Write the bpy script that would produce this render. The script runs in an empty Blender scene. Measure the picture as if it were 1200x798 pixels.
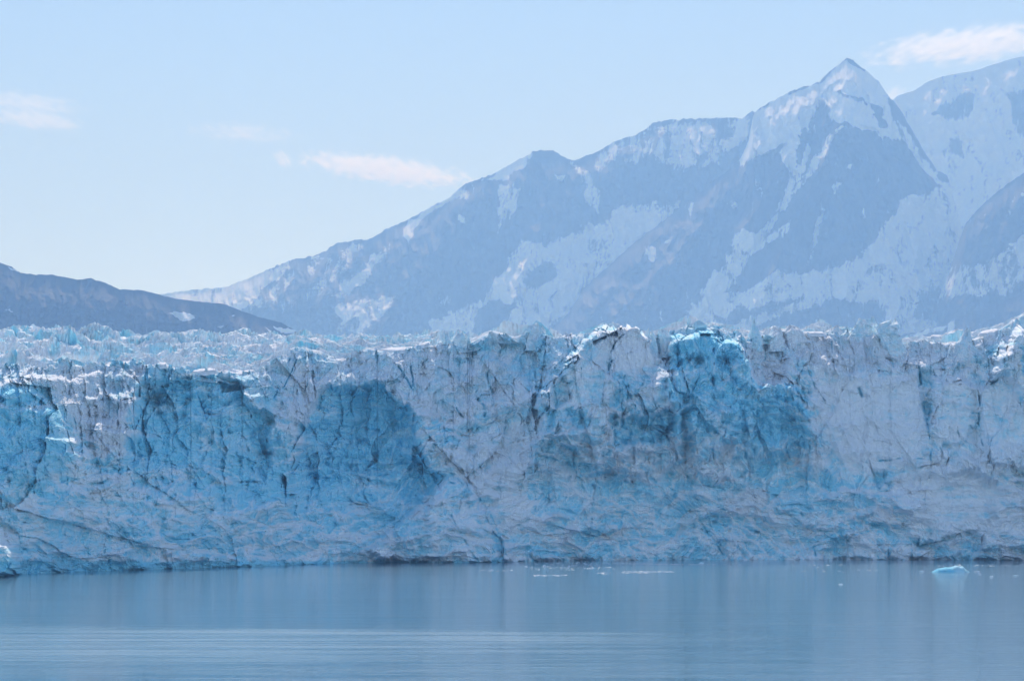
import bpy, math, random
import numpy as np

# ------------------------------------------------------------------ camera, sky, sun
scene = bpy.context.scene
COL = scene.collection
R = math.radians
CAM_Z, FPX, HORIZON = 25.0, 3333.0, 585.0           # photograph measured on a 1200 x 798 grid
PITCH = math.atan((HORIZON - 399.0) / FPX)
cam_d = bpy.data.cameras.new('camera'); cam_d.lens = 100.0; cam_d.sensor_width = 36.0
cam_d.clip_start = 1.0; cam_d.clip_end = 120000.0
cam = bpy.data.objects.new('camera', cam_d); COL.objects.link(cam)
cam.location = (0, 0, CAM_Z); cam.rotation_euler = (R(90) + PITCH, 0, 0)
scene.camera = cam

SUN_ELEV, SUN_AZ = 37.0, 2.0                        # azimuth clockwise from the view direction (+Y)
SKY_STRENGTH, SUN_STRENGTH, EXPOSURE = 0.067, 3.05, 1.17
HAZE_DENSITY, HAZE_COLOR, HAZE_G = 1.08e-4, (0.355, 0.59, 1.0, 1), -0.42
world = bpy.data.worlds.new("World"); scene.world = world; world.use_nodes = True
wn, wl = world.node_tree.nodes, world.node_tree.links
bg = next(n for n in wn if n.type == 'BACKGROUND')
sky = wn.new('ShaderNodeTexSky'); sky.sky_type = 'NISHITA'; sky.sun_disc = False
sky.sun_elevation = R(SUN_ELEV); sky.sun_rotation = R(SUN_AZ)
sky.air_density = 0.6; sky.dust_density = 0.0; sky.ozone_density = 0.8; sky.altitude = 0
wl.new(sky.outputs[0], bg.inputs[0]); bg.inputs[1].default_value = SKY_STRENGTH
sun_d = bpy.data.lights.new('sun', 'SUN'); sun_d.energy = SUN_STRENGTH; sun_d.angle = R(0.5); sun_d.color = (1.0, 0.97, 0.92)
sun = bpy.data.objects.new('sun', sun_d); COL.objects.link(sun)
sun.rotation_euler = (R(90 - SUN_ELEV), 0, R(180 - SUN_AZ))
# a sun lamp shines along its -Z: tilted by 90-elev, turned so that it comes from azimuth SUN_AZ
sun.location = (500, 1000, 3000)
scene.view_settings.view_transform = 'Standard'; scene.view_settings.look = 'None'
scene.view_settings.exposure = EXPOSURE; scene.view_settings.gamma = 1.0
scene.view_settings.use_white_balance = True; scene.view_settings.white_balance_temperature = 5950; scene.view_settings.white_balance_tint = 17
scene.cycles.use_denoising = True
scene.cycles.max_bounces = 8; scene.cycles.diffuse_bounces = 6; scene.cycles.volume_bounces = 2
scene.cycles.volume_step_rate = 1.0; scene.cycles.volume_max_steps = 128

# ------------------------------------------------------------------ numeric helpers
f32 = np.float32
def pix_dir(px, py):
    a = (px - 600.0) / FPX; b = (399.0 - py) / FPX
    c, s = math.cos(PITCH), math.sin(PITCH)
    d = c - b * s
    return a / d, (s + b * c) / d                    # world x and z per metre of depth

def sstep(a, b, x):
    t = np.clip((x - a) / (b - a), 0, 1); return t * t * (3 - 2 * t)

def line(pts, x):
    p = np.array(pts, float); return np.interp(x, p[:, 0], p[:, 1])

class Noise:
    def __init__(self, seed):
        r = np.random.RandomState(seed)
        p = r.permutation(256); self.p = np.concatenate([p, p]).astype(np.int32)
        a = r.rand(256) * 2 * np.pi; self.gx = np.cos(a).astype(f32); self.gy = np.sin(a).astype(f32)
        self.rv = r.rand(4, 4096).astype(f32)
    def perlin(self, x, y):
        x = np.asarray(x, f32); y = np.asarray(y, f32)
        xi = np.floor(x).astype(np.int32); yi = np.floor(y).astype(np.int32)
        xf = x - xi; yf = y - yi; xi &= 255; yi &= 255
        u = xf * xf * xf * (xf * (xf * 6 - 15) + 10); v = yf * yf * yf * (yf * (yf * 6 - 15) + 10)
        def g(dx, dy):
            h = self.p[self.p[(xi + dx) & 255] + ((yi + dy) & 255)]
            return self.gx[h] * (xf - dx) + self.gy[h] * (yf - dy)
        a = g(0, 0); b = g(1, 0); c = g(0, 1); d = g(1, 1)
        e = a + u * (b - a); return (e + v * (c + u * (d - c) - e)) * 1.5
    def fbm(self, x, y, octs=5, gain=0.5, lac=2.03, ridged=False):
        s = 0; amp = 1.0; n = 0
        for k in range(octs):
            v = self.perlin(x + 17.3 * k, y - 9.1 * k)
            if ridged: v = 1 - 2 * np.abs(v)
            s = s + amp * v; n += amp; amp *= gain; x = x * lac; y = y * lac
        return s / n
    def facets(self, x, y, tilt=1.0, lev_w=1.0):
        """cells of broken ice: a random level and a random slope in each, and the distance to the cell border"""
        x = np.asarray(x, f32); y = np.asarray(y, f32)
        xi = np.floor(x).astype(np.int32); yi = np.floor(y).astype(np.int32)
        b1 = np.full(x.shape, 9, f32); b2 = np.full(x.shape, 9, f32)
        lev = np.zeros(x.shape, f32); rnd = np.zeros(x.shape, f32)
        for dx in (-1, 0, 1):
            for dy in (-1, 0, 1):
                h = (self.p[(self.p[(xi + dx) & 255] + ((yi + dy) & 255))] * 13 + ((xi + dx) * 7 + (yi + dy) * 31)) & 4095
                jx = self.rv[0][h]; jy = self.rv[1][h]
                ox = xi + dx + jx - x; oy = yi + dy + jy - y
                d = ox * ox + oy * oy
                m = d < b1
                b2 = np.where(m, b1, np.minimum(b2, d))
                b1 = np.where(m, d, b1)
                r1 = self.rv[2][h]; r2 = self.rv[3][h]
                l = (r1 * 2 - 1) * lev_w + tilt * ((r2 * 2 - 1) * ox + ((r1 * 7.3) % 1 * 2 - 1) * oy)
                lev = np.where(m, l, lev); rnd = np.where(m, r2, rnd)
        return lev, np.sqrt(b2) - np.sqrt(b1), rnd

def poly_sd(poly, X, Y):
    """signed distance to a polygon, positive inside"""
    P = np.array(poly, f32); n = len(P)
    d = np.full(X.shape, 1e9, f32); ins = np.zeros(X.shape, bool)
    for i in range(n):
        ax, ay = P[i]; bx, by = P[(i + 1) % n]
        ex, ey = bx - ax, by - ay
        wx, wy = X - ax, Y - ay
        t = np.clip((wx * ex + wy * ey) / (ex * ex + ey * ey + 1e-9), 0, 1)
        d = np.minimum(d, (wx - ex * t) ** 2 + (wy - ey * t) ** 2)
        c = (ay > Y) != (by > Y)
        xc = ax + (Y - ay) * ex / (ey if abs(ey) > 1e-9 else 1e-9)
        ins ^= c & (X < xc)
    d = np.sqrt(d); return np.where(ins, d, -d)

def boxed(pts, X, Y, pad, fn, fill):
    """evaluate fn only near the points"""
    P = np.array(pts, float)
    m = (X > P[:, 0].min() - pad) & (X < P[:, 0].max() + pad) & (Y > P[:, 1].min() - pad) & (Y < P[:, 1].max() + pad)
    out = np.full(X.shape, fill, f32)
    if m.any(): out[m] = fn(X[m], Y[m])
    return out

def area(poly, X, Y, soft):
    return boxed(poly, X, Y, soft + 2, lambda x, y: sstep(-soft, soft, poly_sd(poly, x, y)).astype(f32), 0.0)

def stroke_d(pts, X, Y, pad):
    def fn(x, y):
        d = np.full(x.shape, 1e9, f32)
        for (ax, ay), (bx, by) in zip(pts[:-1], pts[1:]):
            ex, ey = bx - ax, by - ay
            t = np.clip(((x - ax) * ex + (y - ay) * ey) / (ex * ex + ey * ey + 1e-9), 0, 1)
            d = np.minimum(d, (x - ax - ex * t) ** 2 + (y - ay - ey * t) ** 2)
        return np.sqrt(d)
    return boxed(pts, X, Y, pad, fn, 1e9)

def grid_mesh(name, V, mat, attr=None, parent=None, smooth=False, flip=False):
    """V: rows x columns x 3"""
    nr, nc = V.shape[:2]
    me = bpy.data.meshes.new(name)
    me.vertices.add(nr * nc); me.vertices.foreach_set('co', np.ascontiguousarray(V.reshape(-1), f32))
    idx = np.arange(nr * nc, dtype=np.int32).reshape(nr, nc)
    q = np.stack([idx[:-1, :-1], idx[:-1, 1:], idx[1:, 1:], idx[1:, :-1]], -1).reshape(-1, 4)
    if flip: q = q[:, ::-1]
    nf = len(q)
    me.loops.add(nf * 4); me.loops.foreach_set('vertex_index', np.ascontiguousarray(q.reshape(-1)))
    me.polygons.add(nf); me.polygons.foreach_set('loop_start', np.arange(0, nf * 4, 4, dtype=np.int32))
    me.update(calc_edges=True)
    me.polygons.foreach_set('use_smooth', np.full(nf, smooth, bool))
    if attr is not None:
        a = me.attributes.new('mask', 'FLOAT_COLOR', 'POINT')
        a.data.foreach_set('color', np.ascontiguousarray(attr.reshape(-1), f32))
    if mat: me.materials.append(mat)
    o = bpy.data.objects.new(name, me); COL.objects.link(o)
    if parent: o.parent = parent
    return o

def tri_mesh(name, V, F, mat, parent=None, smooth=False, attr=None):
    me = bpy.data.meshes.new(name); me.from_pydata([tuple(v) for v in V], [], [tuple(f) for f in F]); me.update()
    me.polygons.foreach_set('use_smooth', np.full(len(me.polygons), smooth, bool))
    if attr is not None:
        a = me.attributes.new('mask', 'FLOAT_COLOR', 'POINT'); a.data.foreach_set('color', np.ascontiguousarray(attr.reshape(-1), f32))
    me.materials.append(mat)
    o = bpy.data.objects.new(name, me); COL.objects.link(o)
    if parent: o.parent = parent
    return o

def tag(o, label=None, cat=None, group=None, kind=None):
    for k, v in (('label', label), ('category', cat), ('group', group), ('kind', kind)):
        if v: o[k] = v
    return o

# ------------------------------------------------------------------ materials
def new_mat(name):
    m = bpy.data.materials.new(name); m.use_nodes = True
    nt = m.node_tree; p = next(n for n in nt.nodes if n.type == 'BSDF_PRINCIPLED')
    return m, nt, p
def node(nt, t, **k):
    n = nt.nodes.new(t)
    for a, b in k.items(): setattr(n, a, b)
    return n
def mixc(nt, fac, a, b):
    n = node(nt, 'ShaderNodeMix', data_type='RGBA')
    for sock, v in ((n.inputs[0], fac), (n.inputs[6], a), (n.inputs[7], b)):
        if hasattr(v, 'links'): nt.links.new(v, sock)
        else: sock.default_value = v
    return n.outputs[2]
def mathn(nt, op, a, b=0.5, c=0.0, clamp=False):
    n = node(nt, 'ShaderNodeMath', operation=op, use_clamp=clamp)
    for sock, v in zip(n.inputs, (a, b, c)):
        if hasattr(v, 'links'): nt.links.new(v, sock)
        else: sock.default_value = v
    return n.outputs[0]
def noise_tex(nt, vec, scale, detail=4, rough=0.55):
    n = node(nt, 'ShaderNodeTexNoise'); n.inputs['Scale'].default_value = scale
    n.inputs['Detail'].default_value = detail; n.inputs['Roughness'].default_value = rough
    nt.links.new(vec, n.inputs['Vector']); return n.outputs[0]
def mapped(nt, scale=(1, 1, 1)):
    g = node(nt, 'ShaderNodeNewGeometry'); m = node(nt, 'ShaderNodeMapping'); m.inputs['Scale'].default_value = scale
    nt.links.new(g.outputs['Position'], m.inputs['Vector']); return m.outputs[0]
def maprange(nt, v, a, b, c=0.0, d=1.0):
    n = node(nt, 'ShaderNodeMapRange', interpolation_type='SMOOTHSTEP'); nt.links.new(v, n.inputs[0])
    for i, x in enumerate((a, b, c, d)): n.inputs[i + 1].default_value = x
    return n.outputs[0]

WHITE_ICE, BLUE_ICE, DEEP_ICE = (0.92, 0.945, 0.965, 1), (0.38, 0.81, 0.94, 1), (0.17, 0.63, 0.84, 1)
GRIT, SNOW = (0.25, 0.245, 0.25, 1), (0.95, 0.96, 0.97, 1)
def ice_material(name='glacier_ice'):
    """mask: R clean blue ice, G grit, B fresh crumbled or snowy ice and painted rim highlights"""
    m, nt, p = new_mat(name)
    at = node(nt, 'ShaderNodeAttribute', attribute_name='mask')
    sp = node(nt, 'ShaderNodeSeparateColor'); nt.links.new(at.outputs['Color'], sp.inputs[0])
    pos = mapped(nt); band = mapped(nt, (0.25, 0.25, 1.6))
    n1 = noise_tex(nt, pos, 0.35, 6, 0.6); n2 = noise_tex(nt, band, 0.30, 5, 0.6); n3 = noise_tex(nt, pos, 1.7, 4, 0.6)
    blue = mathn(nt, 'ADD', sp.outputs[0], mathn(nt, 'MULTIPLY_ADD', n1, 0.55, -0.275))
    blue = mathn(nt, 'ADD', blue, mathn(nt, 'MULTIPLY_ADD', n2, 0.40, -0.20), clamp=True)
    c = mixc(nt, maprange(nt, blue, 0.02, 0.55), WHITE_ICE, BLUE_ICE)
    c = mixc(nt, maprange(nt, blue, 0.62, 1.25, 0, 1.0), c, DEEP_ICE)
    fresh = mathn(nt, 'MULTIPLY', sp.outputs[2], maprange(nt, n3, 0.25, 0.55))
    c = mixc(nt, fresh, c, SNOW)
    streak = noise_tex(nt, mapped(nt, (1.3, 0.5, 0.22)), 0.9, 6, 0.7)
    gr = mathn(nt, 'MULTIPLY', sp.outputs[1], maprange(nt, streak, 0.40, 0.66, 0.15, 1.0), clamp=True)
    c = mixc(nt, gr, c, GRIT)
    nt.links.new(c, p.inputs['Base Color'])
    p.inputs['Roughness'].default_value = 0.8; p.inputs['IOR'].default_value = 1.31
    p.inputs['Specular IOR Level'].default_value = 0.05
    b = node(nt, 'ShaderNodeBump'); b.inputs['Strength'].default_value = 0.55; b.inputs['Distance'].default_value = 0.7
    nt.links.new(noise_tex(nt, pos, 1.1, 7, 0.65), b.inputs['Height']); nt.links.new(b.outputs[0], p.inputs['Normal'])
    return m
def snow_material():
    m, nt, p = new_mat('old_snow')
    n = noise_tex(nt, mapped(nt), 0.6, 5)
    nt.links.new(mixc(nt, maprange(nt, n, 0.35, 0.7), (0.90, 0.91, 0.92, 1), (0.78, 0.80, 0.83, 1)), p.inputs['Base Color'])
    p.inputs['Roughness'].default_value = 0.9; p.inputs['Specular IOR Level'].default_value = 0.05
    b = node(nt, 'ShaderNodeBump'); b.inputs['Strength'].default_value = 0.4; b.inputs['Distance'].default_value = 0.3
    nt.links.new(n, b.inputs['Height']); nt.links.new(b.outputs[0], p.inputs['Normal'])
    return m
def mountain_material(name, rock_a, rock_b, scale):
    """mask: R snow cover"""
    m, nt, p = new_mat(name)
    at = node(nt, 'ShaderNodeAttribute', attribute_name='mask')
    sp = node(nt, 'ShaderNodeSeparateColor'); nt.links.new(at.outputs['Color'], sp.inputs[0])
    n = noise_tex(nt, mapped(nt, (1, 1, 0.6)), 0.006 * scale, 8, 0.65); n2 = noise_tex(nt, mapped(nt), 0.02 * scale, 8, 0.7)
    rock = mixc(nt, maprange(nt, n, 0.35, 0.65), rock_a, rock_b)
    s = mathn(nt, 'ADD', sp.outputs[0], mathn(nt, 'MULTIPLY_ADD', n2, 0.8, -0.40))
    snow = mixc(nt, maprange(nt, n, 0.3, 0.7), (0.86, 0.88, 0.90, 1), (0.74, 0.78, 0.82, 1))
    nt.links.new(mixc(nt, maprange(nt, s, 0.38, 0.64), rock, snow), p.inputs['Base Color'])
    p.inputs['Roughness'].default_value = 0.9; p.inputs['Specular IOR Level'].default_value = 0.1
    return m
ICE = ice_material(); SNOWM = snow_material()
ROCK = mountain_material('mountain_rock_and_snow', (0.028, 0.031, 0.038, 1), (0.105, 0.105, 0.11, 1), 1.6)
TUNDRA = mountain_material('hill_rock_and_scrub', (0.022, 0.028, 0.026, 1), (0.060, 0.060, 0.058, 1), 2.0)

# ------------------------------------------------------------------ water
def build_water():
    m, nt, p = new_mat('sea_water')
    p.inputs['IOR'].default_value = 1.33
    pos = mapped(nt)
    g = node(nt, 'ShaderNodeNewGeometry'); sx = node(nt, 'ShaderNodeSeparateXYZ'); nt.links.new(g.outputs['Position'], sx.inputs[0])
    big = noise_tex(nt, mapped(nt, (0.006, 0.022, 1)), 1.0, 6, 0.6)
    silt = noise_tex(nt, mapped(nt, (0.004, 0.012, 1)), 2.0, 4)
    nt.links.new(mixc(nt, maprange(nt, silt, 0.3, 0.7), (0.14, 0.26, 0.34, 1), (0.16, 0.29, 0.37, 1)), p.inputs['Base Color'])
    # a breeze has ruffled one long patch on the left, half way out
    dx = mathn(nt, 'MULTIPLY_ADD', sx.outputs[0], 1 / 95.0, 80 / 95.0); dy = mathn(nt, 'MULTIPLY_ADD', sx.outputs[1], 1 / 60.0, -505 / 60.0)
    rr = mathn(nt, 'SQRT', mathn(nt, 'ADD', mathn(nt, 'MULTIPLY', dx, dx), mathn(nt, 'MULTIPLY', dy, dy)))
    rr = mathn(nt, 'ADD', rr, mathn(nt, 'MULTIPLY_ADD', big, 2.2, -1.1))
    patch = maprange(nt, rr, 1.35, 0.55)
    lines = maprange(nt, noise_tex(nt, mapped(nt, (0.012, 0.13, 1)), 1.0, 6, 0.62), 0.38, 0.66)
    patch = mathn(nt, 'MULTIPLY', patch, mathn(nt, 'MULTIPLY_ADD', lines, 0.6, 0.4))
    wr = mathn(nt, 'ADD', mathn(nt, 'MULTIPLY', maprange(nt, big, 0.45, 0.70), 0.35), mathn(nt, 'MULTIPLY', lines, 0.28))
    nt.links.new(mathn(nt, 'MULTIPLY_ADD', patch, 0.12, 0.05), p.inputs['Roughness'])
    wr = mathn(nt, 'ADD', wr, mathn(nt, 'MULTIPLY', patch, 0.85), clamp=True)
    w1 = noise_tex(nt, mapped(nt, (0.6, 1.0, 1)), 0.30, 4, 0.5); w2 = noise_tex(nt, mapped(nt, (0.8, 1.0, 1)), 1.7, 3, 0.5)
    h = mathn(nt, 'ADD', mathn(nt, 'MULTIPLY', w1, 0.16), mathn(nt, 'MULTIPLY', w2, 0.035))
    h = mathn(nt, 'MULTIPLY', h, mathn(nt, 'MULTIPLY_ADD', wr, 1.2, 0.32))
    b = node(nt, 'ShaderNodeBump'); b.inputs['Strength'].default_value = 1.0; b.inputs['Distance'].default_value = 1.0
    nt.links.new(h, b.inputs['Height']); nt.links.new(b.outputs[0], p.inputs['Normal'])
    s = 26500
    V = np.array([[[-s, -19000, 0], [s, -19000, 0]], [[-s, 22000, 0], [s, 22000, 0]]], f32)
    o = grid_mesh('water', V, m); tag(o, 'calm blue grey sea in front of the glacier', kind='structure')
build_water()

# ------------------------------------------------------------------ mountains and hill
def mountain(name, crest, base_py, dist, slope, xs, step, mat, snow, ribs=(), snow_bias=0.0, seed=1, amp=90.0,
             label='', gully=1.0, rough_crest=3.0, lean_dir=0.0):
    """A massif: the crest line and the flank towards the viewer, with ribs and gullies, and its far flank.
    crest: skyline as (x, y) on the photograph grid; dist: metres to the crest; slope: metres back per metre up."""
    N = Noise(seed); amp = amp * 1.6
    px = np.arange(xs[0], xs[1] + step, step)
    cp = line(crest, px)
    cp = cp - rough_crest * N.fbm(px / 9.0, px * 0 + 3.3, 6, 0.62, ridged=True) + rough_crest * 0.4
    nr = int((base_py - cp.min()) / step) + 1
    t = np.linspace(0, 1, nr)[:, None]
    PX = np.repeat(px[None, :], nr, 0).astype(f32)
    PY = (cp[None, :] + (base_py - cp[None, :]) * t).astype(f32)
    mpp = dist / FPX                                  # metres on the slope per grid unit
    wx = 6 * N.fbm(PX / 26, PY / 26, 4) ; wy = 6 * N.fbm(PX / 26 + 40, PY / 26 + 9, 4)
    X, Y = PX + wx, PY + wy
    drop = (PY - cp[None, :]) * mpp
    D = dist - slope * drop
    if 13500 < dist < 16000: D = D - 0.50 * mpp * np.maximum(0, PY - 262 + 14 * N.fbm(PX / 40, PY / 40, 3))     # flanks ease off towards the foot
    # ribs: ridges that stand out from the flank
    for pts, w, hgt in ribs:
        d = stroke_d(pts, X, Y, w * 2.5)
        D = D - hgt * np.exp(-(d / w)).astype(f32) * sstep(0, 110, PY - cp[None, :])
    # gullies run down the flank, branching
    gx = (X + lean_dir * (PY - cp[None, :])) ; fade = sstep(0, 30, PY - cp[None, :])
    g1 = N.fbm(gx / 55, Y / 120, 6, 0.55, ridged=True); g2 = N.fbm(gx / 17 + 7, Y / 45, 5, 0.55, ridged=True)
    D = D - gully * amp * (g1 * 1.2 + g2 * 0.65) * (0.12 + 0.88 * fade)
    lev, e, _ = N.facets(X / 14, Y / 20); D = D - 0.16 * amp * lev * fade - 0.10 * amp * N.fbm(PX / 6, PY / 6, 4, 0.6) * fade
    S = np.full(PX.shape, snow_bias, f32)
    fine = 4 * N.fbm(PX / 7, PY / 9, 4, 0.6)
    fx = X + fine; fy = Y + 4 * N.fbm(PX / 7 + 31, PY / 9, 4, 0.6)
    for poly, val, soft in snow:
        if dist < 9000: val = val * 1.45
        a = area(poly, fx, fy, soft); S = S + a * (val - S)
    g3 = N.fbm(gx / 4 + 3, Y / 26, 5, 0.62, ridged=True)
    S = 0.10 + 0.88 * S
    S = S - 0.42 * g2 - 0.36 * g3 + 0.12 * lev + 0.17 + 0.10 * sstep(320, 150, PY)                 # snow lies in the gullies, ribs stay bare
    xw, zw = pix_dir(PX, PY)
    # hold the crest where the photograph has it and move points in depth only
    V = np.stack([xw * D, D, CAM_Z + zw * D], -1)
    V[-1, :, 2] = np.minimum(V[-1, :, 2], 0) - 5
    # far flank, falling away behind the crest
    back = []
    for k, (dy, f) in enumerate(((0.03, 0.93), (0.08, 0.72), (0.16, 0.42), (0.25, 0.0))):
        b = V[0].copy(); b[:, 1] += dist * dy * (0.8 + 0.4 * N.perlin(px / 60, px * 0 + k)); b[:, 2] = b[:, 2] * f - 3; back.append(b)
    V = np.concatenate([np.array(back[::-1]), V], 0)
    A = np.zeros(V.shape[:2] + (4,), f32); A[..., 3] = 1
    A[len(back):, :, 0] = np.clip(S, 0, 1); A[:len(back), :, 0] = A[len(back), :, 0]
    o = grid_mesh(name, V, mat, A, smooth=True, flip=True)
    return tag(o, label, kind='structure')

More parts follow.
